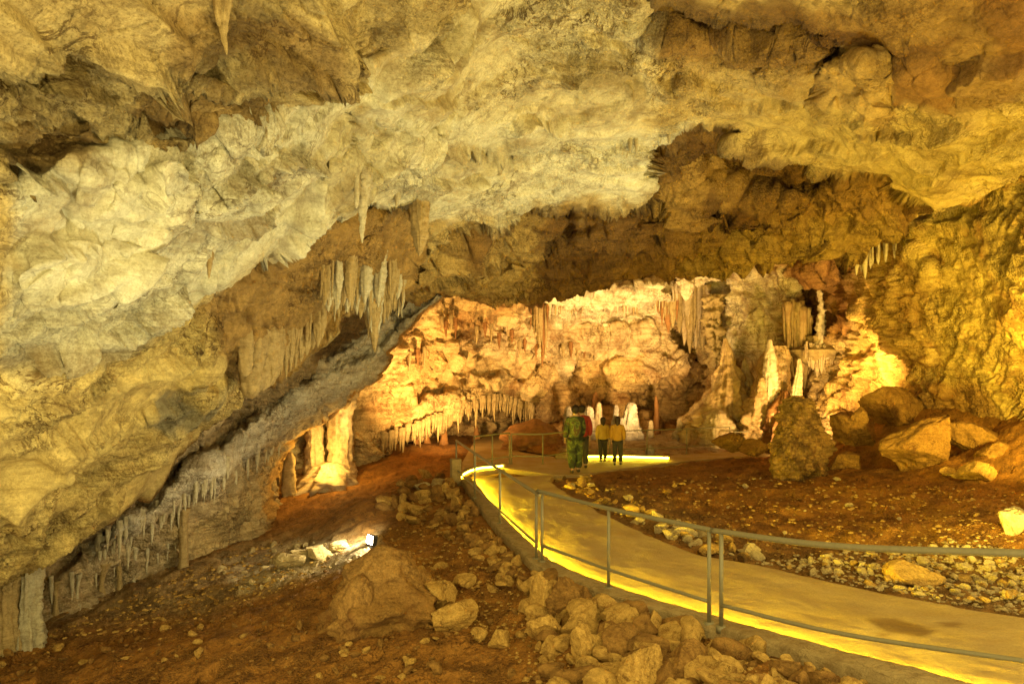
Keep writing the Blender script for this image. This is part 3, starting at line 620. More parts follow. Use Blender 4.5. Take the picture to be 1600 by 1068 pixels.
Vk, nr, nc = sweep('kerb', KO2, kp)
Pk = Vk * np.array((1, 1, 1)); Vk = Vk + (.012 * fbm(Pk * 3, 3) + .006 * fbm(Pk * 14, 3))[:, None] * np.array((.6, .6, .6))
tag(link('kerb', grid_mesh('kerb', Vk, nr, nc, None, True), M_KERB), kind='structure')
cross = [hit_path(*p) for p in ((719,752),(724,744),(735,738),(750,734),(770,732),(790,730))]
Vk, nr, nc = sweep('kerb', resample([(p.x, p.y) for p in cross], 90), [(-.16, -.06), (-.16, .10), (-.15, .11), (-.01, .11), (0, .10), (0, -.06)])
tag(link('kerb', grid_mesh('kerb', Vk, nr, nc, None), M_KERB), kind='structure')
farl = [hit_path(*p) for p in ((868,716),(930,715.5),(985,716),(1045,718))]
Vk, nr, nc = sweep('kerb', resample([(p.x, p.y) for p in farl], 90), [(-.2, -.1), (-.2, .11), (-.19, .12), (-.01, .12), (0, .11), (0, -.1)])
tag(link('kerb', grid_mesh('kerb', Vk, nr, nc, None), M_KERB), kind='structure')
# LED strips on the kerb faces
def led(line, off, z0, z1, strength, label, thick=.012):
    Vl, nr, nc = sweep('l', line, [(off - .002, z0), (off + thick, z0), (off + thick, z1), (off - .002, z1)])
    o = link('led_strip', grid_mesh('led_strip', Vl, nr, nc, None, True, False), glow('led_glow', (1, .76, .03), strength)); tag(o, label, 'light strip', 'yellow light strips along the walkway'); return o
led(KO2[:-6], .2645, .010, .030, LED1, 'long yellow light strip tucked against the inner side of the near walkway kerb')
led(resample([(p.x, p.y) for p in cross], 60)[2:-2], .001, .035, .075, LED2, 'short bent yellow light strip beside the square concrete post')
ll = resample([(p.x, p.y) for p in farl], 90)
led(ll[22:], .001, .03, .075, LED2, 'straight yellow light strip behind the two children in yellow jackets')
# square concrete post
def box_bm(bm, c, s, bev=.01, rz=0):
    r = bmesh.ops.create_cube(bm, size=1); vs = r['verts']
    for v in vs: v.co = Vector((v.co.x * s[0], v.co.y * s[1], v.co.z * s[2]))
    es = list({e for v in vs for e in v.link_edges})
    if bev: vs = bmesh.ops.bevel(bm, geom=es, offset=bev, segments=2, affect='EDGES', profile=.6)['verts'] 
    M = Matrix.Translation(c) @ Matrix.Rotation(rz, 4, 'Z')
    for v in vs: v.co = M @ v.co
def bm_link(name, bm, mat, parent=None, loc=None, smooth=False):
    me = bpy.data.meshes.new(name); bm.normal_update(); bm.to_mesh(me); bm.free()
    me.polygons.foreach_set('use_smooth', [smooth] * len(me.polygons)); return link(name, me, mat, parent, loc)
pc = hit_path(712, 752)
bm = bmesh.new(); box_bm(bm, Vector((0, 0, .17)), (.24, .24, .78), .012, .3)
tag(bm_link('concrete_post', bm, M_KERB, None, pc), 'squat square concrete post at the far end of the walkway kerb', 'post')
# ------------------------------------------------------------------ railings
M_RAIL = plain('painted_steel', (.22, .19, .10), .55, .15, .12, 30)
def tube_bm(bm, pts, r, n=12, cap=True):
    P = [Vector(p) for p in pts]; rings = []
    for i, p in enumerate(P):
        t = (P[min(i + 1, len(P) - 1)] - P[max(i - 1, 0)]).normalized()
        a = t.orthogonal().normalized() if abs(t.z) > .9 else t.cross(Vector((0, 0, 1))).normalized(); b = t.cross(a)
        rings.append([bm.verts.new(p + (a * math.cos(q * 2 * math.pi / n) + b * math.sin(q * 2 * math.pi / n)) * r) for q in range(n)])
    for A, B in zip(rings, rings[1:]):
        for q in range(n): bm.faces.new((A[q], A[(q + 1) % n], B[(q + 1) % n], B[q])).smooth = True
    if cap: bm.faces.new(rings[0][::-1]); bm.faces.new(rings[-1])
def smooth_line(pts, n=12):
    """Catmull-Rom through the points"""
    P = [2 * pts[0] - pts[1]] + list(pts) + [2 * pts[-1] - pts[-2]]; out = []
    for i in range(1, len(P) - 2):
        for k in range(n):
            t = k / n; a, b, c, d = P[i - 1:i + 3]
            out.append(.5 * ((2 * b) + (c - a) * t + (2 * a - 5 * b + 4 * c - d) * t * t + (3 * b - a - 3 * c + d) * t ** 3))
    return out + [pts[-1]]
def railing(bases, label, hgt=.93, low=.22, rr=.027, pr=.021, ext=(0, 0), posts=None, base_h=.055):
    root = empty('railing', bases[0]); o0 = bases[0]
    tag(root, label, 'railing', 'steel railings along the walkway')
    B = [b - o0 for b in bases]; L = list(B)
    if ext[0]: L = [L[0] + (L[0] - L[1]).normalized() * ext[0]] + L
    if ext[1]: L = L + [L[-1] + (L[-1] - L[-2]).normalized() * ext[1]]
    up = Vector((0, 0, 1))
    bm = bmesh.new(); tube_bm(bm, smooth_line([p + up * hgt for p in L]), rr, 14); bm_link('top_rail', bm, M_RAIL, root, None, True)
    bm = bmesh.new(); tube_bm(bm, smooth_line([p + up * low for p in B]), pr * .9, 12); bm_link('lower_rail', bm, M_RAIL, root, None, True)
    for i, p in enumerate(B):
        if posts and i not in posts: continue
        bm = bmesh.new(); tube_bm(bm, [p, p + up * (hgt - rr * .6)], pr, 14)
        tube_bm(bm, [p - up * .06, p + up * .008], .055, 16); bm_link('post', bm, M_RAIL, root, None, True)
KH = .055
P1, P2, P3a, P3b, P4, P5a, P5b = [hit_path(*p, KH) for p in ((742,777),(781,817),(838,872),(847,876),(951,917),(1108,972),(1127,978))]
P0b = hit_path(713, 747, KH)
rd = Vector((PT.x, PT.y, .0)); 
def onkerb(p, s):
    q = p + rd * s; q.z = float(zpath(q.x, q.y)) + KH; return q
R6 = at(1600, 870, 4.75); R6 = Vector((R6.x, R6.y, R6.z - .93))
dd_ = (R6 - P5b); R7 = P5b + dd_ * 1.35; R8 = R7 + Vector((PT.x, PT.y, .10)) * 2.2
railing([P5b, P5b + dd_ * .5 - Vector((0, 0, .06)), R7, R8], 'nearest steel railing running out past the wet end of the walkway', posts=(0, 2, 3), hgt=.97, ext=(.09, 0), rr=.029, pr=.022)
railing([P3b, P4, P5a], 'steel railing of three posts above the heaped rubble bank', hgt=.97, ext=(.04, .09))
railing([P0b, P1, P2, P3a], 'steel railing on the bend beside the square concrete post', hgt=.93, ext=(0, .04))
b0, b1 = hit_path(741, 733), hit_path(796, 724.5)
railing([b0, (b0 + b1) / 2, b1], 'short steel railing across the foot of the side ramp', hgt=.9, base_h=0, rr=.024, pr=.02)
b2, b3, b4 = hit_path(799, 724), hit_path(848, 724), hit_path(886, 718)
railing([b2, b3, b4], 'far steel railing to the left of the adult in camouflage', hgt=.86, rr=.024, pr=.02)
b5, b6, b7, b8 = hit_path(892, 715), hit_path(1011, 711), hit_path(1073, 708), hit_path(1140, 704)
railing([b5, (b5 + b6) / 2, b6, b7, b8], 'thin far railing in front of the white stalagmites', hgt=.80, rr=.018, pr=.018)
b9, b10 = hit_path(1146, 703.5), hit_path(1250, 700)
railing([b9, (b9 + b10) / 2, b10], 'thin far railing at the foot of the big flowstone cone', hgt=.62, rr=.018, pr=.018)

# ------------------------------------------------------------------ dripstone
def drip_mesh(name, prof, L, R, seed, nth=28, nz=40, flute=.18, lump=.12, tier=0, tier_a=.07, bend=.05, oval=1.0, fine=.05, freq=3, hang=True, nod=0):
    """prof [(s, r)] from root (s=0) to tip (s=1); hangs down (or stands up) from its origin"""
    s = np.linspace(0, 1, nz); r = np.interp(s, [p[0] for p in prof], [p[1] for p in prof]) * R
    th = np.linspace(0, 2 * np.pi, nth, endpoint=False); SS, TH = np.meshgrid(s, th, indexing='ij'); RR = np.repeat(r[:, None], nth, 1)
    so = np.array((seed * 3.7, seed * 1.3, seed * 9.1)); cth, sth = np.cos(TH), np.sin(TH)
    q = np.stack([cth * freq, sth * freq, SS * 1.2], -1).reshape(-1, 3) + so
    RR = RR * (1 + flute * 2 * (np.abs(perlin(q * np.array((1.3, 1.3, .8)))).reshape(SS.shape) - .2) + flute * (np.abs(perlin(q * np.array((2.9, 2.9, 1)))).reshape(SS.shape) - .2))
    pw_ = np.stack([cth * RR, sth * RR, SS * L], -1).reshape(-1, 3)
    RR = RR * (1 + lump * 1.6 * fbm(pw_ / max(R, 1e-3) * 1.3 + so, 3, .6).reshape(SS.shape))
    if tier:
        ph = SS * tier + .25 * np.sin(TH * 2 + seed) + .5 * perlin(q * .7).reshape(SS.shape); sw = ph - np.floor(ph); RR = RR * (1 + tier_a * (sw ** 2 - .35))
    RR = RR + fine * R * fbm(pw_ / max(R, 1e-3) * 5 + so, 3, .65).reshape(SS.shape) * np.minimum(1, RR / (.3 * R))
    if nod: v_, e_ = facets(pw_ / R / .26 + so); RR = RR + nod * R * (sstep(e_, 0, .55).reshape(SS.shape) - .4) * np.minimum(1, RR / (.4 * R))
    RR = np.maximum(RR, .001)
    bx = bend * L * perlin(np.stack([SS * 1.7 + seed, 0 * SS, 0 * SS + seed], -1).reshape(-1, 3)).reshape(SS.shape) * SS
    X_ = cth * RR + bx; Y_ = sth * RR * oval; Z_ = (-1 if hang else 1) * SS * L
    V = np.stack([X_, Y_, Z_], -1).reshape(-1, 3); Fc = []
    for i in range(nz - 1):
        for j in range(nth):
            a, b = i * nth + j, i * nth + (j + 1) % nth; Fc.append((a, b, b + nth, a + nth) if not hang else (a, a + nth, b + nth, b))
    Fc.append(tuple(range((nz - 1) * nth, nz * nth))[::(1 if not hang else -1)]); Fc.append(tuple(range(nth))[::(-1 if not hang else 1)])
    return mesh_vf(name, V, Fc)
PS = [(0, 1.35), (.08, 1), (.5, .62), (.85, .3), (.97, .14), (1, .03)]          # plain stalactite
PB = [(0, 1.2), (.2, 1), (.6, .9), (.85, .7), (.95, .45), (1, .15)]             # blunt
PD = [(0, 1.05), (.3, 1), (.6, .8), (.8, .5), (.93, .25), (1, .05)]             # drape
def hang(px, y0, y1, wpx, d, mat, label=None, cat=None, group=None, prof=PS, name='stalactite', parent=None, seed=None, **kw):
    sc = d / F; L = (y1 - y0) * sc; seed = seed if seed is not None else px * .37 + y1
    big = wpx * 1.6 > 22
    kw.setdefault('nth', 40 if big else 14); kw.setdefault('nz', 60 if big else 18)
    me = drip_mesh(name, [(0, prof[0][1])] + [((s_ * (L) + .25) / (L + .25), r_) for s_, r_ in prof], L + .25, wpx * sc / 2, seed, **kw)
    p = at(px, y0, d) + Vector((0, 0, .25))
    o = link(name, me, mat, parent, p - (parent.location if parent else Vector((0, 0, 0))))
    if label: tag(o, label, cat or 'stalactite', group)
    return o
def stand(px, yb, yt, wpx, d, mat, label=None, cat='stalagmite', group=None, prof=None, name='stalagmite', parent=None, sink=.25, **kw):
    sc = d / F; L = (yb - yt) * sc
    prof = prof or [(0, 1.0), (.12, .85), (.4, .68), (.75, .52), (.92, .34), (1, .06)]
    kw.setdefault('nth', 48 if wpx > 25 else 24); kw.setdefault('nz', 80 if wpx > 25 else 36)
    me = drip_mesh(name, [(0, prof[0][1] * 1.05)] + [((s_ * L + sink) / (L + sink), r_) for s_, r_ in prof], L + sink, wpx * sc / 2, px * .31 + yt, hang=False, **kw)
    p = at(px, yb, d) - Vector((0, 0, sink))
    o = link(name, me, mat, parent, p - (parent.location if parent else Vector((0, 0, 0))))
    if label: tag(o, label, cat, group)
    return o
def surf(S_, px, py, r=5):
    x, y, d = S_; m = (np.abs(x - px) < r) & (np.abs(y - py) < r)
    return float(np.median(d[m])) if m.any() else (surf(S_, px, py, r * 3) if r < 200 else 12.)
def lipd(px): return float(np.interp(px, [p[0] for p in LIP], [p[2] for p in LIP]))
def bd(px, py): return float(1 / bt(np.array([[px / 500, py / 500]]))[0])
def fd(px, py): return float(1 / ft(np.array([[px / 500, py / 500]]))[0])
R_ = random.Random(5)
# big curtain of stalactites in the middle
d0 = 14.75; c = empty('stalactite_curtain', at(570, 430, d0)); tag(c, 'wide curtain of fluted stalactites hanging from the brown fan of flowstone', 'stalactite curtain')
for i, (x_, y0, y1, w_) in enumerate([(513,440,487,15),(521,445,480,13),(528,440,484,13),(536,440,478,12),(543,445,488,13),(550,445,484,12),(557,440,492,12),(563,446,498,12),(568,450,488,11),(573,450,512,12),
        (579,446,520,13),(584,440,550,19),(590,440,524,15),(596,445,506,13),(601,445,492,10),(606,440,500,11),(611,445,482,10),(616,440,486,12),(621,440,468,12),(509,430,478,12),(526,430,466,14),(547,425,470,16),(592,425,480,18),(612,425,470,16),(570,425,474,16)]):
    hang(x_, y0 - 14, y1, w_ * 1.15, surf(SURF_F, x_, y0 - 6) - .02 + .10 * math.sin(i * 2.3), M_DRIP if i % 2 else M_DRIPG, prof=PD, parent=c, flute=.4, bend=.05, nth=26, nz=44)
for i in range(70):
    x_ = R_.uniform(503, 630); y0 = R_.uniform(418, 452); L = R_.uniform(26, 58) * (1.55 if 570 < x_ < 602 else 1)
    hang(x_, y0, y0 + L, R_.uniform(4, 8), surf(SURF_F, x_, y0 + 4) - R_.uniform(.0, .12), M_DRIP if i % 3 else M_DRIPG, prof=PS if i % 2 else PD, parent=c, flute=.4, bend=.06, nth=14, nz=24)
d0 = 13.0; c = empty('stalactite_curtain', at(410, 560, d0)); FR = c; tag(c, 'blunt lump of fused ochre stalactites with a small fringe beside it', 'stalactite curtain')
for i, (x_, y0, y1, w_, pr) in enumerate([(393,555,622,34,PB),(407,548,612,30,PB),(420,545,604,26,PB),(383,545,588,20,PB),(432,548,592,18,PD),(440,552,586,9,PS),(447,548,593,9,PS),(455,545,580,10,PS),(462,540,574,10,PS),(470,535,566,11,PD),(479,528,556,12,PD),(488,520,546,12,PD),(497,505,542,13,PD),(503,495,530,12,PD)]):
    hang(x_, y0 - 12, y1, w_ * 1.15, surf(SURF_F, x_, y0 - 6) - .02 + .08 * math.sin(i * 1.9), M_DRIP, prof=pr, parent=c, flute=.3, bend=.02, nth=26, nz=40)
for i in range(52):
    x_ = R_.uniform(378, 512); y0 = float(np.interp(x_, [378, 440, 512], [562, 540, 488])) + R_.uniform(-8, 4); L = R_.uniform(14, 40) * (1.5 if x_ < 430 else 1)
    hang(x_, y0, y0 + L, R_.uniform(4, 9), surf(SURF_F, x_, y0 + 2) - R_.uniform(0, .1), M_DRIP, prof=PD if i % 3 else PS, parent=FR, flute=.4, bend=.06, nth=14, nz=22)
hang(567, 292, 380, 19, surf(SURF_F, 567, 292) - .03, M_DRIPG, 'long pale stalactite hanging alone above the brown fan', flute=.2, lump=.2, nth=30, nz=60)
hang(557, 290, 326, 8, surf(SURF_F, 557, 290) - .03, M_DRIPG, 'thin short stalactite right against the long pale one', prof=PB)
hang(620, 308, 326, 9, surf(SURF_F, 620, 308) - .03, M_DRIPG, 'stubby pale stalactite a little way from the long pale one')
hang(655, 322, 400, 26, surf(SURF_F, 655, 322) - .03, M_DRIP, 'worn grey drape at the edge of the brown fan', prof=PD, flute=.4)
hang(332, 440, 478, 8, surf(SURF_F, 332, 440) - .03, M_DRIPG, 'slender stalactite on the dark ledge at the edge of the brown fan', flute=.1)
hang(327, 404, 436, 10, surf(SURF_F, 327, 404) - .03, M_DRIP, 'small dark stalactite on the pale ceiling above the slender one')
hang(352, -20, 86, 22, surf(SURF_F, 352, 4) - .03, M_DRIP, 'dark fluted stalactite hanging from the top of the strata', flute=.35, nth=40, nz=70, bend=.08)
hang(342, -20, 42, 16, surf(SURF_F, 342, 4) - .03, M_DRIP, 'shorter stalactite fused beside the dark fluted one', prof=PB, flute=.3)
hang(742, 30, 64, 9, surf(SURF_F, 742, 30) - .03, M_DRIPG, 'little stalactite under the smooth bend of the ceiling')
for i, (x_, y0, y1) in enumerate([(985,228,240),(994,226,244),(980,236,248),(1045,214,226)]):
    hang(x_, y0, y1, 5, fd(x_, y0) - .3, M_DRIPG, 'tiny pale stalactite at the peak of the dark ceiling recess', group='tiny stalactites by the dark recess')
# stalactites on the left wall
g = 'grey stalactites along the left wall'
for i in range(46):
    t = i / 45; x_ = 150 + 285 * t + R_.uniform(-5, 5); y0 = np.interp(x_, [150,230,330,430,445], [855,812,748,694,684]) + R_.uniform(-6, 10); L = R_.uniform(16, 42) * (1.15 if x_ > 380 else 1)
    hang(x_, y0, y0 + L * R_.uniform(.5, 1.1), R_.uniform(3, 7), surf(SURF_G, x_, y0 + 4) - .02, M_DRIPG, 'short grey stalactite in the ragged fringe down the side wall', group=g, prof=PD if i % 3 else PS, flute=.3)
stand(287, 888, 795, 15, surf(SURF_G, 287, 870) - .35, M_DRIP, 'slim brown column standing alone against the side wall', 'column', name='dripstone_column', prof=[(0,1.1),(.1,.9),(.5,.8),(.9,1),(1,1.3)], flute=.25)
for i, (x_, y0, y1, w_, st_) in enumerate([(209,856,916,7,1),(200,864,890,6,0),(187,878,922,9,1),(178,880,902,4,0),(160,884,930,11,1),(150,890,918,5,0),(122,900,938,6,1),(112,915,940,5,0),(88,912,955,8,1),(80,922,944,5,0),(230,866,898,5,0),(246,853,884,4,0),(262,842,880,5,0),(274,838,864,4,0)]):
    dG = surf(SURF_G, x_, y1 - 8) - .04
    if st_: stand(x_, y1 + 4, y0 - 4, w_, dG, M_DRIP if i % 3 else M_DRIPG, 'thin dripstone pillar in the row at the foot of the side wall', 'column', 'thin pillars at the foot of the side wall', name='dripstone_column', prof=[(0,1.2),(.15,.8),(.45,.55),(.8,.9),(1,1.5)], flute=.3, bend=.12)
    else: hang(x_, y0, y1, w_, dG, M_DRIPG, 'thin stalactite hanging between the pillars at the foot of the side wall', group='thin stalactites between the pillars')
c = stand(45, 992, 860, 36, 10.4, M_DRIPG, 'thick ribbed pale column at the lowest corner of the ceiling', 'column', name='dripstone_column', prof=[(0,1.1),(.15,.9),(.4,.85),(.8,1),(1,1.4)], flute=.5, freq=4)
stand(14, 1000, 860, 34, 10.2, M_DRIP, 'brown half hidden column beside the thick ribbed pale one', 'column', name='dripstone_column', prof=[(0,1.1),(.15,.9),(.4,.85),(.8,1),(1,1.4)], flute=.4, freq=3)
# columns in the left niche
stand(493, 735, 630, 27, 20.9, M_FLOW, 'narrower of the two lit columns in the far niche', 'column', name='dripstone_column', prof=[(0,1.2),(.1,1),(.5,.85),(.75,.9),(1,1.3)], flute=.25, freq=4, sink=.6)
stand(533, 735, 600, 38, 21.1, M_FLOW, 'broader of the two lit columns in the far niche', 'column', name='dripstone_column', prof=[(0,1.3),(.1,1),(.5,.9),(.7,1.05),(1,1.5)], flute=.25, freq=4, tier=2, sink=.6)
stand(514, 757, 722, 92, 20.6, M_FLOW, 'fluted flowstone skirt round the feet of the two lit columns', 'flowstone', name='flowstone_skirt', prof=[(0,1.1),(.3,.85),(.6,.62),(.9,.4),(1,.2)], flute=.4, freq=4)
stand(452, 768, 706, 22, 19.6, M_DRIP, 'smooth club shaped stalagmite by the far niche', prof=[(0,1.0),(.3,.95),(.6,.8),(.85,.6),(1,.3)], bend=.1)
stand(420, 775, 720, 26, 18.9, M_DRIP, 'lumpy ochre stalagmite at the corner of the side wall', lump=.4)
hang(540, 612, 640, 16, 20.3, M_DRIP, 'stubby drape over the broader lit column', prof=PD)
# far icicle fringe
g = 'icicle fringe on the low arch of the far slope'
for i in range(74):
    x_ = 598 + 236 * i / 73 + R_.uniform(-2, 2); y0 = np.interp(x_, [598,640,690,735,775,835], [692,676,657,638,627,646]) + R_.uniform(-3, 3)
    hang(x_, y0 - 3, y0 + (R_.uniform(9, 22) if i % 9 else 32), R_.uniform(3.5, 7), bd(x_, y0) - .55, M_DRIP, 'small icicle stalactite in the fringe along the low far arch', group=g)
g = 'thin drips under the bright top band of the far wall'
for i in range(60):
    x_ = 862 + 200 * i / 59 + R_.uniform(-3, 3); y0 = np.interp(x_, [862,930,1000,1062], [478,466,468,458]) + R_.uniform(-4, 4)
    hang(x_, y0 - 3, y0 + R_.uniform(8, 30), R_.uniform(3, 6), bd(x_, y0) - .75, M_DRIP if i % 2 else M_FLOWW, 'thin drip under the bright top band of the far wall', group=g)
g = 'dark drips on the upper far slope'
for i, (x_, y0) in enumerate([(690,505),(697,512),(705,503),(712,508),(745,520),(758,514),(768,516),(780,530),(640,560),(652,556),(663,552),(800,525),(812,540),(820,536),(880,545),(892,543),(902,546),(913,544),(925,546)]):
    hang(x_, y0, y0 + R_.uniform(12, 26), 5, bd(x_, y0) - .5, M_RED if i % 2 else M_DRIP, 'small dark drip scattered on the upper far slope', group=g)
def curtain(label, items, d, mat, mat2=None, **kw):
    x0, y0 = items[0][:2]; c = empty('stalactite_curtain', at(x0, y0, d)); tag(c, label, 'stalactite curtain')
    for i, (x_, a_, b_, w_) in enumerate(items): hang(x_, a_, b_, w_, d + .12 * math.sin(i * 2.1), (mat2 if mat2 and i % 2 else mat), prof=PD, parent=c, flute=.35, bend=.03, nth=22, nz=36, **kw)
    for i, (x_, a_, b_, w_) in enumerate(items):
        for q in range(3): hang(x_ + R_.uniform(-.7, .7) * w_, a_ + R_.uniform(-3, 3), a_ + (b_ - a_) * R_.uniform(.45, .98), w_ * R_.uniform(.28, .5), d - R_.uniform(.0, .3), (mat2 if mat2 and q % 2 else mat), prof=PS if q else PD, parent=c, flute=.3, bend=.05, nth=12, nz=22)
curtain('narrow brown curtain of long straws at the near end of the far wall', [(831,480,545,9),(837,478,560,10),(843,482,548,9),(848,485,575,8),(852,484,530,8)], surf(SURF_B, 842, 488) - .1, M_DRIP, M_RED)
curtain('rusty brown drape tucked under the bright band of the far wall', [(1036,450,500,16),(1044,452,520,16),(1051,455,512,15),(1030,452,490,12)], surf(SURF_B, 1045, 458) - .1, M_DRIP, M_RED)
curtain('largest brown drape on the far wall beside the knobbly column', [(1062,448,520,15),(1070,446,540,17),(1079,448,552,18),(1088,450,545,18),(1097,454,550,17),(1075,440,510,22)], surf(SURF_B, 1080, 455) - .12, M_DRIP, M_FLOW)
hang(1114, 470, 575, 25, bd(1114,520) - .9, M_DRIP, 'knobbly brown column hanging beside the largest drape', 'column', prof=[(0,1.1),(.2,.95),(.6,.9),(.9,.75),(1,.5)], name='dripstone_column', lump=.5, fine=.2)
hang(1072, 440, 470, 20, bd(1072,450) - 1.3, M_FLOWW, 'white drip apron over the largest brown drape', 'flowstone', prof=PD, name='flowstone_apron', flute=.4)
curtain('tall tan drape tapering down above the bumpy stalagmite', [(1232,480,560,16),(1240,482,590,18),(1248,490,618,20),(1256,505,610,16),(1262,520,585,12),(1228,485,540,10)], surf(SURF_B, 1240, 490) - .75, M_FLOWC, M_DRIP)
dL = surf(SURF_B, 1282, 552) - .15
curtain('short tan fringe under the ledge of the knobbly spire', [(1270,548,578,8),(1277,550,590,9),(1284,550,584,9),(1291,550,592,9),(1298,550,580,9),(1305,548,586,8),(1312,545,572,8),(1264,546,574,8)], dL - .1, M_FLOW)
curtain('row of pale drips under the edge of the front ceiling', [(1338,398,430,7),(1346,396,425,7),(1352,396,436,8),(1360,394,420,6),(1372,390,414,6),(1384,386,410,6),(1398,380,404,6),(1410,378,398,6)], 17.5, M_FLOWW)
stand(1282, 550, 446, 24, dL, M_FLOWW, 'tall knobbly pale spire standing on a wall ledge', prof=[(0,1.0),(.12,.8),(.25,.62),(.6,.42),(.9,.25),(1,.1)], lump=.5, fine=.25, tier=9)
hang(1283, 536, 572, 84, dL + .25, M_DRIP, 'brown flowstone ledge carrying the knobbly pale spire', 'ledge', prof=[(0,.5),(.3,1),(.7,.8),(1,.3)], name='flowstone_ledge', oval=.8, flute=.3)
# big flowstone cone and its neighbours
d0 = 25.2
c = empty('flowstone_cone', at(1133, 690, d0)); tag(c, 'huge pale flowstone cone with a pointed top against the far wall', 'flowstone')
stand(1133, 692, 528, 122, d0, M_FLOWC, prof=[(0,1.0),(.2,.95),(.33,.80),(.42,.60),(.55,.42),(.66,.34),(.75,.20),(.86,.14),(1,.03)], name='cone', parent=c, tier=8, tier_a=.09, flute=.22, lump=.2, fine=.03, freq=2.5, nth=130, nz=170, nod=.03, bend=.06)
stand(1108, 692, 618, 46, d0 - .5, M_FLOWC, prof=[(0,1.0),(.4,.9),(.7,.65),(1,.15)], name='side_lobe', parent=c, lump=.25, tier=4, flute=.25)
stand(1150, 690, 585, 54, d0 - .2, M_FLOWC, prof=[(0,1.15),(.3,.95),(.6,.7),(.8,.45),(1,.1)], name='side_lobe', parent=c, lump=.25, tier=5, flute=.25)
stand(1120, 690, 640, 52, d0 - 1.1, M_FLOW, prof=[(0,.9),(.4,1),(.7,.9),(.9,.6),(1,.2)], name='umbrella_lobe', parent=c, flute=.3, tier=3)
stand(1165, 692, 560, 50, d0 + .3, M_FLOW, prof=[(0,1.0),(.3,.85),(.6,.55),(.85,.3),(1,.08)], name='side_spire', parent=c, tier=6, flute=.3)
for i, (x_, yt, w_) in enumerate([(1172,640,16),(1185,628,18),(1198,640,18),(1152,650,14)]): stand(x_, 694, yt, w_, d0 - .9, M_FLOW, prof=PB[::-1] and [(0,1.1),(.2,.8),(.6,.7),(.9,.6),(1,.2)], name='small_spire', parent=c)
c = empty('flowstone_mass', at(1222, 696, 23.2)); tag(c, 'tall leaning tan flowstone mass between the cone and the bumpy stalagmite', 'flowstone')
stand(1208, 702, 540, 92, 23.8, M_FLOWC, prof=[(0,1.0),(.2,.98),(.35,.85),(.5,.62),(.7,.48),(.9,.38),(1,.25)], name='main_body', parent=c, flute=.3, lump=.22, freq=3, nth=110, nz=140, tier=6)
stand(1190, 700, 590, 46, 23.3, M_FLOWC, prof=[(0,1.0),(.4,.85),(.7,.6),(1,.15)], name='side_lobe', parent=c, flute=.3, lump=.2, tier=4)
stand(1204, 640, 530, 26, 23.3, M_FLOWW, prof=[(0,1.0),(.3,.9),(.7,.7),(1,.2)], name='upper_spire', parent=c, flute=.3)
stand(1226, 704, 610, 62, 22.8, M_RED, prof=[(0,1.0),(.4,.9),(.7,.7),(1,.1)], name='lower_lobe', parent=c, flute=.5, freq=4)
stand(1245, 700, 560, 26, 22.4, M_FLOW, prof=[(0,1.0),(.3,.8),(.7,.55),(1,.15)], name='side_spire', parent=c, flute=.4)
# bumpy coral covered stalagmite in front
dC = 16.3
c = empty('bumpy_stalagmite', at(1252, 740, dC)); tag(c, 'thick knobbly stalagmite crusted with brown nodules on the dirt', 'stalagmite')
M_CORAL = rock_mat('coral_rock', (.30, .18, .055), 2.2, (.13, .055, .015), .7, 1.0, .05, .9, .8)
stand(1248, 742, 618, 84, dC, M_CORAL, prof=[(0,.85),(.15,.95),(.4,1.0),(.6,.78),(.8,.55),(.93,.5),(1,.2)], name='trunk', parent=c, lump=.16, fine=.05, flute=.04, nod=.13, nth=130, nz=170, bend=.12)
stand(1236, 742, 668, 58, dC - .35, M_CORAL, prof=[(0,.9),(.3,1),(.6,.9),(.85,.6),(1,.2)], name='front_lobe', parent=c, lump=.2, fine=.05, flute=.04, nod=.16, nth=100, nz=80)
stand(1262, 700, 622, 44, dC + .2, M_CORAL, prof=[(0,1),(.4,1),(.8,.7),(1,.3)], name='upper_lobe', parent=c, lump=.2, fine=.05, flute=.04, nod=.16, nth=100, nz=80)
# white stalagmite group behind the rail
M_WHITE = rock_mat('white_dripstone', (.40, .34, .24), 2.4, (.24, .15, .06), .5, .8, .03, .5, .4)
for x_, yb, yt, w_, d_, m_, lab in [(889,690,634,20,25.6,M_WHITE,'white stalagmite peeping out beside the head of the adult in camouflage'),(918,694,634,30,25.8,M_WHITE,'stout white stalagmite just beyond the adults'),(934,672,628,15,27,M_FLOW,'flat topped orange stalagmite between two white ones'),
        (962,672,632,14,26.6,M_WHITE,'narrow lit stalagmite with a square top'),(986,680,628,32,26.2,M_WHITE,'tallest white stalagmite with a broad base'),(974,676,652,12,25.9,M_WHITE,'small white stump leaning on the tallest white stalagmite'),
        (1016,676,656,10,26.6,M_FLOW,'little yellow cone in the dark hollow'),(1026,674,618,10,27.8,M_RED,'thin brown spire beyond the little yellow cone'),(1062,690,652,16,25.8,M_FLOW,'orange stump on a white pedestal'),(1078,692,665,14,25.6,M_FLOW,'rounded tan stump beside the white pedestal'),
        (1092,692,660,16,25.4,M_FLOW,'squat tan stump nearest the flowstone cone'),(930,640,612,10,28.5,M_RED,'short dark red stump high on the far ledge')]:
    stand(x_, yb, yt, w_, d_, m_, lab, sink=.6, flute=.25, prof=[(0,1.2),(.1,1),(.4,.8),(.8,.6),(.95,.42),(1,.15)])
stand(1062, 694, 668, 26, 25.5, M_WHITE, 'white conical pedestal under the orange stump', 'pedestal', name='dripstone_pedestal', sink=.6, prof=[(0,1),(.5,.8),(1,.4)])
dW = 21.9
stand(1016, 713, 694, 14, dW, M_WHITE, 'small white domed stalagmite on a pale slab behind the far light strip', prof=[(0,1),(.5,.95),(.8,.7),(1,.2)])
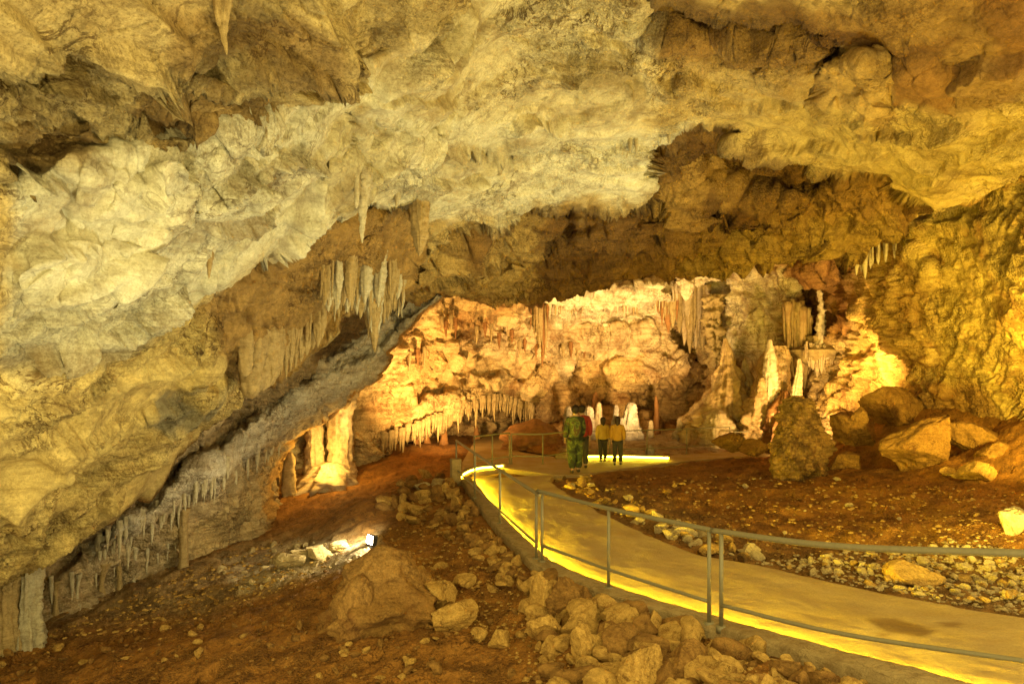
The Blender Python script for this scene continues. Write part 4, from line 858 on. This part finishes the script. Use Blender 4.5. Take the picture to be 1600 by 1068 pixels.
for i, (x_, yb, yt, w_, d_) in enumerate([(694,692,655,14,25.2),(668,694,674,12,25),(650,694,680,10,24.5),(745,684,664,12,27)]):
    stand(x_, yb, yt, w_, d_, M_RED, ['brown stalagmite under the middle of the icicle fringe','smaller brown stump next to the brown stalagmite under the fringe','smallest brown stump under the icicle fringe','rounded red stump beyond the side ramp'][i], sink=.5)

# ------------------------------------------------------------------ rocks
def rock_mesh(name, seed, sub=3, planes=9, flat=.75, rough=.06):
    bm = bmesh.new(); bmesh.ops.create_icosphere(bm, subdivisions=sub, radius=1)
    V = np.array([v.co[:] for v in bm.verts], np.float32); rr = np.random.RandomState(seed)
    for k in range(planes):
        n = rr.normal(size=3); n /= np.linalg.norm(n); h = rr.uniform(.36, .76)
        q = V @ n - h; V = V - np.outer(np.where(q > 0, q * .985, 0), n)
    V = V * np.array((rr.uniform(.9, 1.3), rr.uniform(.75, 1.05), flat * rr.uniform(.75, 1.1)))
    nn = V / (np.linalg.norm(V, axis=1, keepdims=True) + 1e-6); s_ = seed * 3.1
    V = V + nn * (rough * 1.6 * fbm(V * 1.3 + s_, 3) + rough * fbm(V * 4 + s_, 3, .6, True) + (rough * .35 * fbm(V * 13 + s_, 2, .6) if sub > 3 else 0))[:, None]
    for v, c_ in zip(bm.verts, V): v.co = c_
    for f in bm.faces: f.smooth = True
    me = bpy.data.meshes.new(name); bm.to_mesh(me); bm.free()
    try: me.set_sharp_from_angle(angle=math.radians(38))
    except Exception: pass
    return me
def boulder(px, py, wpx, hpx, label, mat=M_ROCK, seed=1, name='boulder', d=None, rot=None, sink=.35, planes=9, rough=.07, depth=.9, cat=None):
    p = ground_hit(px, py + hpx * .30) if d is None else at(px, py + hpx * .3, d)
    sc = p.y / F; me = rock_mesh(name, seed, 5, planes, .9, rough)
    V = np.zeros(len(me.vertices) * 3, np.float32); me.vertices.foreach_get('co', V); V = V.reshape(-1, 3)
    if rot:
        c_, s_ = math.cos(rot), math.sin(rot); V = np.stack([V[:, 0] * c_ - V[:, 1] * s_, V[:, 0] * s_ + V[:, 1] * c_, V[:, 2]], 1)
    lo, hi = V.min(0), V.max(0); V = (V - (lo + hi) / 2) / (hi - lo)
    V = V * np.array((wpx * sc, wpx * sc * depth, hpx * sc * 1.25)); V[:, 2] += hpx * sc * 1.25 * (.5 - .22)
    me.vertices.foreach_set('co', V.ravel()); me.update()
    o = link(name, me, mat, None, p); tag(o, label, cat or name.replace('_', ' ')); return o
gB = ground_hit(592, 1002); me = drip_mesh('boulder', [(0, 1.1), (.25, 1), (.5, .78), (.75, .5), (.92, .28), (1, .05)], 1.32, .86, 4.3, nth=110, nz=90, flute=.14, lump=.38, fine=.04, freq=1.1, hang=False, oval=.7, bend=.35)
tag(link('boulder', me, M_BOULD, None, Vector((gB.x, gB.y + .80, gB.z - .36))), 'broad mud coated boulder rising from the slope under the small floodlight', 'boulder')
boulder(556, 950, 76, 84, 'rounded mud coated boulder split from the broad one', M_BOULD, 14, d=8.75, planes=4, rough=.08)
boulder(684, 938, 62, 46, 'angular brown slab with a chipped face, upper of the pair in the dirt', M_ROCK, 21, 'rock')
boulder(712, 968, 74, 42, 'wedge shaped flat rock, lower of the pair in the dirt', M_ROCK, 22, 'rock', planes=11)
boulder(780, 1005, 36, 26, 'squarish stone lying alone below the wedge shaped rock', M_ROCK, 27, 'rock')
boulder(750, 992, 28, 16, 'small flat stone between the wedge rock and the squarish one', M_ROCK, 28, 'rock')
boulder(724, 918, 40, 18, 'flat sliver of rock just above the chipped slab', M_ROCK, 29, 'rock')
boulder(848, 935, 46, 62, 'upright brown block leaning on the kerb heap', M_ROCK, 31, 'rock')
boulder(852, 985, 58, 44, 'lumpy rock at the foot of the upright brown block', M_ROCK, 32, 'rock')
boulder(884, 938, 66, 50, 'dark rounded rock against the walkway kerb', M_BOULD, 33, 'rock', rough=.1)
boulder(918, 1012, 54, 54, 'pitted squarish rock in the middle of the kerb heap', M_ROCK, 34, 'rock', rough=.1)
boulder(915, 965, 58, 40, 'broad tilted rock behind the pitted squarish one', M_ROCK, 35, 'rock')
boulder(975, 1010, 70, 46, 'long sloping rock beside the pitted squarish one', M_BOULD, 36, 'rock')
boulder(1000, 1055, 80, 70, 'big knobbly rock at the bottom edge of the heap', M_ROCK, 37, 'rock', rough=.12)
boulder(1075, 1040, 74, 56, 'low wide rock near the bottom of the heap below the double posts', M_BOULD, 38, 'rock')
boulder(660, 762, 26, 12, 'flat slab resting on the stones by the concrete post', M_ROCKP, 41, 'rock')
boulder(690, 756, 34, 11, 'thin pale slab lying flush against the concrete post', M_ROCKP, 42, 'rock')
boulder(1425, 700, 112, 84, 'large square shouldered boulder on the dirt bank', M_BOULD, 51, d=15.2, planes=10)
boulder(1393, 636, 92, 50, 'dark domed boulder behind the square shouldered one', M_BOULD, 52, d=18.2)
boulder(1340, 672, 80, 44, 'brown boulder next to the bumpy stalagmite', M_BOULD, 53, d=17.4)
boulder(1340, 655, 30, 30, 'small block standing on the brown boulder', M_BOULD, 54, 'rock', d=16.9)
boulder(1525, 684, 84, 40, 'layered slab on top of the dirt bank', M_BOULD, 55, d=15.2)
boulder(1560, 715, 70, 40, 'dark boulder below the layered slab', M_BOULD, 56, d=14.2)
boulder(1530, 744, 66, 26, 'long flat rock at the foot of the dirt bank', M_ROCK, 57, 'rock')
boulder(1479, 741, 22, 14, 'small round stone beside the long flat rock', M_ROCK, 58, 'rock')
boulder(1320, 722, 56, 26, 'low brown rock between the bumpy stalagmite and the square shouldered boulder', M_BOULD, 59, 'rock')
boulder(1135, 692, 44, 26, 'dirt covered hump in front of the flowstone cone', M_BOULD, 60, d=20.6)
boulder(1180, 700, 50, 22, 'low muddy hump between the cone and the bumpy stalagmite', M_BOULD, 61, d=19.8)
boulder(1581, 818, 44, 38, 'pale yellow boulder alone on the dark dirt', M_ROCKP, 71, rough=.09)
boulder(1428, 897, 84, 30, 'wide smooth orange rock among the pale gravel', M_ROCK, 72, 'rock', planes=5, rough=.03)
boulder(1061, 832, 50, 22, 'long pale rock beside the walkway', M_ROCKP, 73, 'rock')
boulder(1034, 828, 26, 16, 'small pale rock touching the long pale one', M_ROCKP, 74, 'rock')
boulder(1172, 862, 34, 18, 'round yellow stone at the path edge before the gravel', M_ROCKP, 75, 'rock')
boulder(1110, 860, 40, 16, 'flat brown stone at the path edge behind the double posts', M_ROCK, 76, 'rock')
gM = ground_hit(836, 706); me = drip_mesh('mound', [(0, 1.3), (.3, 1), (.6, .72), (.85, .4), (1, .05)], 1.35, 1.25, 9.7, nth=90, nz=60, flute=.12, lump=.3, fine=.04, freq=1.2, hang=False, oval=.8, bend=.2)
tag(link('mound', me, M_RED, None, Vector((gM.x, gM.y + 1.2, gM.z - .45))), 'dark red earth mound behind the far railing', 'mound')
boulder(448, 882, 60, 22, 'broad white lit slab on the pale floor by the floodlight', M_ROCKP, 81, 'rock')
boulder(500, 868, 44, 22, 'tilted white lit block nearest the floodlight', M_ROCKP, 82, 'rock')
boulder(470, 872, 34, 18, 'small pale block wedged between the lit slab and the lit block', M_ROCKP, 83, 'rock')
boulder(530, 855, 34, 14, 'low pale stone in front of the floodlight beam', M_ROCKP, 84, 'rock')
def in_poly(rng, poly, n):
    xs_, ys_ = [p[0] for p in poly], [p[1] for p in poly]; out = []
    while len(out) < n:
        a, b = rng.uniform(min(xs_), max(xs_)), rng.uniform(min(ys_), max(ys_))
        if sd_poly(np.array([a]), np.array([b]), poly)[0] > 0: out.append((a, b))
    return out
PRO = [rock_mesh('stone', 200 + i, 4 if i < 8 else 3, 12 + i % 6, .72, .035) for i in range(14)]
MATS = {}
def scatter(poly, n, smin, smax, name, label, group, mats, cat, seed, lift=.15):
    rng = random.Random(seed)
    pts = in_poly(rng, poly, n); sd = sorted(rng.uniform(0, 1) ** 1.5 for _ in range(n))[::-1]
    for (a, b), q in zip(pts, sd):
        p = ground_hit(a, b); s_ = (smin + (smax - smin) * q) * p.y / F / 2
        me0 = PRO[rng.randrange(8 if q > .25 else 14)]; mt = rng.choice(mats); key = (me0.name, mt.name, name)
        if key not in MATS:
            m2 = me0.copy(); m2.name = name; m2.materials.clear(); m2.materials.append(mt); MATS[key] = m2
        o = link(name, MATS[key]); o.location = p + Vector((0, 0, s_ * lift)); o.scale = (s_ * rng.uniform(.85, 1.2), s_ * rng.uniform(.8, 1.1), s_ * rng.uniform(.75, 1.15))
        o.rotation_euler = (rng.uniform(-.6, .6), rng.uniform(-.6, .6), rng.uniform(0, 6.28)); tag(o, label, cat, group)
scatter([(830,895),(880,920),(960,948),(1110,998),(1300,1050),(1400,1085),(1400,1110),(870,1100),(850,1060),(820,985),(800,935)], 230, 18, 80, 'rubble_stone', 'angular brown stone heaped against the near walkway kerb', 'stones heaped against the near kerb', [M_ROCK, M_ROCK, M_BOULD], 'stone', 3, .25)
scatter([(596,800),(640,748),(695,745),(722,765),(765,835),(815,888),(800,925),(750,880),(690,840),(640,815)], 150, 8, 40, 'bank_stone', 'brown stone on the steep bank below the bend of the walkway', 'stones on the bank below the bend', [M_ROCK, M_BOULD], 'stone', 4, .2)
scatter([(620,860),(800,930),(840,1000),(860,1068),(420,1068),(560,1000),(650,990),(0,1068),(0,1010),(300,960),(520,930)], 150, 5, 26, 'loose_stone', 'loose stone lying on the open dirt slope', 'loose stones on the dirt slope', [M_ROCK, M_BOULD], 'stone', 5)
scatter([(868,752),(905,745),(960,770),(1060,815),(1190,872),(1180,890),(1090,858),(1000,825),(930,795)], 85, 8, 30, 'border_stone', 'lumpy ochre stone along the inner border of the walkway', 'stones along the inner border of the walkway', [M_ROCK, M_ROCKP, M_CORAL], 'stone', 6, .2)
scatter([(960,760),(1200,745),(1500,760),(1600,790),(1600,860),(1300,845),(1150,820)], 60, 5, 16, 'field_stone', 'small stone half sunk in the dark dirt field', 'small stones in the dark dirt field', [M_ROCK, M_BOULD, M_ROCKP], 'stone', 7, 0)
scatter([(1200,882),(1320,868),(1400,862),(1490,850),(1610,878),(1610,962),(1440,934),(1300,908)], 210, 8, 26, 'gravel_stone', 'pale rounded stone in the gravel strip beside the walkway', 'pale stones in the gravel strip', [M_ROCKP, M_ROCKP, M_ROCK], 'stone', 8, .2)
scatter([(330,890),(420,850),(560,845),(540,880),(460,905),(380,930)], 60, 5, 20, 'pale_stone', 'pale lit stone scattered in front of the floodlight', 'pale lit stones by the floodlight', [M_ROCKP], 'stone', 9, .15)
def chips(name, poly, n, smin, smax, mat, seed):
    rng = random.Random(seed); nr_ = np.random.RandomState(seed); bm = bmesh.new(); bmesh.ops.create_icosphere(bm, subdivisions=1, radius=1)
    bv = np.array([v.co[:] for v in bm.verts]); bf = [[v.index for v in f.verts] for f in bm.faces]; bm.free(); V = []; Fc = []
    for a, b in in_poly(rng, poly, n):
        d = None; p = ground_hit(a, b); s_ = rng.uniform(smin, smax) * p.y / F / 2
        c_ = bv * nr_.uniform(.65, 1.25, bv.shape) * np.array((1.2, .9, .55)) * s_; an = rng.uniform(0, 6.28); cs, sn = math.cos(an), math.sin(an)
        c_ = np.stack([c_[:, 0] * cs - c_[:, 1] * sn, c_[:, 0] * sn + c_[:, 1] * cs, c_[:, 2]], 1) + np.array(p) + np.array((0, 0, s_ * .2))
        k_ = len(V); V += list(c_); Fc += [[q + k_ for q in f] for f in bf]
    o = link(name, mesh_vf(name, V, Fc, False), mat); o['kind'] = 'stuff'
chips('gravel', [(1180,880),(1320,862),(1400,858),(1490,846),(1620,870),(1620,966),(1440,937),(1300,910)], 900, 3, 9, M_ROCKP, 1)
chips('grit', [(840,1068),(600,840),(700,770),(830,900),(1000,960),(1380,1068)], 900, 2.5, 8, M_ROCK, 2)
chips('grit', [(0,1000),(300,940),(560,880),(620,860),(840,1068),(0,1068)], 420, 2, 9, M_BOULD, 3)
chips('grit', [(870,760),(1100,740),(1600,770),(1600,880),(1200,880),(960,810)], 800, 2, 7, M_ROCK, 4)
chips('grit', [(60,1000),(300,890),(420,850),(560,850),(460,920),(260,985)], 480, 2, 8, M_ROCK, 5)

# ------------------------------------------------------------------ floodlights
M_BLACK = plain('lamp_housing', (.03, .03, .03), .5)
def floodlight(p, face, label, size=.16, s=60, col=(1, .85, .55)):
    root = empty('floodlight', p); tag(root, label, 'floodlight', 'small floodlights on the cave floor')
    rz = math.atan2(face[1], face[0]) - math.pi / 2
    bm = bmesh.new(); box_bm(bm, Vector((0, 0, size * .75)), (size * 1.3, size * .55, size), size * .1); h = bm_link('housing', bm, M_BLACK, root)
    bm = bmesh.new(); box_bm(bm, Vector((0, size * .29, size * .75)), (size * 1.1, size * .06, size * .82), size * .02); l = bm_link('lens', bm, glow('lamp_glow', col, s), root)
    bm = bmesh.new(); box_bm(bm, Vector((0, 0, size * .05)), (size * 1.1, size * .35, size * .1), size * .02)
    for sx in (-1, 1): box_bm(bm, Vector((sx * size * .7, 0, size * .4)), (size * .06, size * .2, size * .8), size * .01)
    bm_link('bracket', bm, M_BLACK, root); root.rotation_euler = (0, 0, rz)
    for q in (h, l): q.rotation_euler = (math.radians(12), 0, 0)
g = ground_hit(579, 856); floodlight(g, (-.75, -.62), 'small white floodlight glaring on the dirt slope', .17, 90)
g = ground_hit(516, 757); floodlight(Vector((g.x, g.y, g.z)), (.05, .99), 'small floodlight low in front of the two lit columns', .16, 60, (1, .7, .25))

# ------------------------------------------------------------------ people
def camo():
    m, nt, b = nodes('camouflage_cloth'); tc = nt.nodes.new('ShaderNodeTexCoord').outputs['Object']
    c = ramp(nt, noise(nt, tc, 4.5, 3, .5, .8), [(0, (.010, .012, .005)), (.46, (.035, .045, .010)), (.55, (.10, .12, .02)), (.60, (.06, .035, .012))])
    for n in nt.nodes:
        if n.type == 'VALTORGB': n.color_ramp.interpolation = 'CONSTANT'
    nt.links.new(c, b.inputs['Base Color']); b.inputs['Roughness'].default_value = .9; return m
M_CAMO = camo(); M_SKIN = plain('skin', (.42, .25, .15), .6, 0, .08); M_HAIRR = plain('auburn_hair', (.016, .006, .003), .7); M_HAIRD = plain('dark_hair', (.03, .015, .008), .7)
M_REDC = plain('red_cloth', (.24, .022, .012), .85, 0, .15, 12); M_YELC = plain('yellow_cloth', (.42, .27, .04), .85, 0, .15, 12); M_YELD = plain('mustard_cloth', (.38, .20, .02), .85, 0, .15, 12)
M_DKC = plain('dark_cloth', (.035, .028, .018), .9, 0, .2, 12); M_SHOE = plain('shoe_leather', (.03, .02, .012), .6)
def skin_obj(name, verts, edges, rad, mat, parent, root=0, sub=2):
    me = bpy.data.meshes.new(name); me.from_pydata(verts, edges, []); o = link(name, me, mat, parent)
    md = o.modifiers.new('skin', 'SKIN')
    for i, r in enumerate(rad):
        sv = me.skin_vertices[0].data[i]; sv.radius = r if isinstance(r, tuple) else (r, r); sv.use_root = (i == root)
    md.use_smooth_shade = True; md.branch_smoothing = .4
    ms = o.modifiers.new('sub', 'SUBSURF'); ms.levels = sub; ms.render_levels = sub; return o
def person(p, h, heading, label, jacket, trousers, hair, long_hair=False, arms=((.05, .10), (.03, .06)), stride=.02, legs_bulk=1.0):
    root = empty('person', p); root.rotation_euler = (0, 0, heading); tag(root, label, 'person')
    hv = [(0, 0, .50), (0, .005, .62), (0, 0, .74), (0, 0, .82), (0, .005, .86), (0, .015, .925), (0, .01, .972), (0, .066, .922), (.045, .012, .925), (-.045, .012, .925)]
    hr = [(.07, .055), (.066, .052), (.082, .056), .042, .032, (.050, .056), .036, .009, .012, .012]; he = [(0, 1), (1, 2), (2, 3), (3, 4), (4, 5), (5, 6), (5, 7), (5, 8), (5, 9)]
    jv = [(0, 0, .465), (0, 0, .58), (0, 0, .70), (0, 0, .795), (0, 0, .835)]; jr = [(.112, .085), (.108, .08), (.112, .08), (.085, .062), .045]; je = [(0, 1), (1, 2), (2, 3), (3, 4)]
    tv = [(0, 0, .50)]; tr = [(.09, .068)]; te = []
    for sx, k in ((1, 0), (-1, 1)):
        fwd, wr = arms[k]; n = len(hv)
        A = [(sx * .105, 0, .795), (sx * .125, fwd * .3, .635), (sx * .117, fwd + .02, .50), (sx * .118, fwd + .03, .465)]
        hv += A; hr += [.036, .027, .018, (.020, .012)]; he += [(3, n), (n, n + 1), (n + 1, n + 2), (n + 2, n + 3)]
        for i in range(4):
            b = len(hv); x0 = sx * .118 + (i - 1.5) * .010; y0 = fwd + .03 + (i - 1.5) * .006
            hv += [(x0, y0 + .004, .440 - .002 * abs(i - 1.5)), (x0 - sx * .004, y0 + .012, .418 - .004 * (1.5 - abs(i - 1.5)))]; hr += [.0050, .0042]; he += [(n + 3, b), (b, b + 1)]
        b = len(hv); hv += [(sx * .118 - sx * .012, fwd + .052, .458), (sx * .118 - sx * .012, fwd + .062, .440)]; hr += [.0055, .0048]; he += [(n + 3, b), (b, b + 1)]
        m = len(jv); jv += [(sx * .098, 0, .795), (sx * .128, fwd * .3, .635), (sx * .116, fwd + .015, .508)]; jr += [.055, .050, .040]; je += [(3, m), (m, m + 1), (m + 1, m + 2)]
        st = stride * sx; n = len(hv); hv += [(sx * .052, 0, .475), (sx * .055, .012 + st, .27), (sx * .056, -.008 + st * 2, .05), (sx * .06, .06 + st * 2, .018)]
        hr += [.056, .036, .024, .018]; he += [(0, n), (n, n + 1), (n + 1, n + 2), (n + 2, n + 3)]
        m = len(tv); tv += [(sx * .053, 0, .46), (sx * .056, .012 + st, .27), (sx * .057, -.008 + st * 2, .055)]; tr += [.066 * legs_bulk, .050 * legs_bulk, .042 * legs_bulk]; te += [(0, m), (m, m + 1), (m + 1, m + 2)]
    sc = lambda L: [tuple(c * h for c in v) for v in L]
    rc = lambda L: [tuple(c * h for c in r) if isinstance(r, tuple) else r * h for r in L]
    skin_obj('body', sc(hv), he, rc(hr), M_SKIN, root); skin_obj('jacket', sc(jv), je, rc(jr), jacket, root); skin_obj('trousers', sc(tv), te, rc(tr), trousers, root)
    for sx in (1, -1):
        st = stride * sx * 2; skin_obj('shoe', sc([(sx * .058, -.03 + st, .024), (sx * .059, .02 + st, .026), (sx * .062, .075 + st, .020)]), [(0, 1), (1, 2)], rc([.024, .027, .022]), M_SHOE, root, 1)
    bm = bmesh.new(); bmesh.ops.create_uvsphere(bm, u_segments=24, v_segments=16, radius=1)
    bmesh.ops.delete(bm, geom=[v for v in bm.verts if v.co.y > .35 and v.co.z < .35], context='VERTS')
    for v in bm.verts:
        x, y, z = v.co
        if z < 0: z *= 2.6 if long_hair else 1.15; x *= 1 - .12 * abs(z) * (.5 if long_hair else 1)
        v.co = Vector((x * .062 * h, (y * .066 - .006) * h, (.935 + z * .062) * h)); v.co += v.normal * .004 * h * math.sin(v.co.x * 900 / h + v.co.z * 130)
    bm_link('hair', bm, hair, root, None, True)
    return root
A = hit_path(899, 738); person(A, 1.80, .15, 'adult in a bulky green camouflage jacket and trousers seen from behind', M_CAMO, M_CAMO, M_HAIRR, arms=((.13, .1), (.12, .1)), legs_bulk=1.35)
A = hit_path(909, 731); person(A, 1.76, -.2, 'adult in a red jacket half hidden behind the one in camouflage', M_REDC, M_DKC, M_HAIRR)
A = hit_path(942, 721); person(A, 1.33, .1, 'dark haired child in a pale yellow jacket standing nearer the adults', M_YELC, M_DKC, M_HAIRD, True)
A = hit_path(965, 726); person(A, 1.40, -.25, 'long haired child in a mustard jacket standing farther from the adults', M_YELD, M_DKC, M_HAIRD, True)
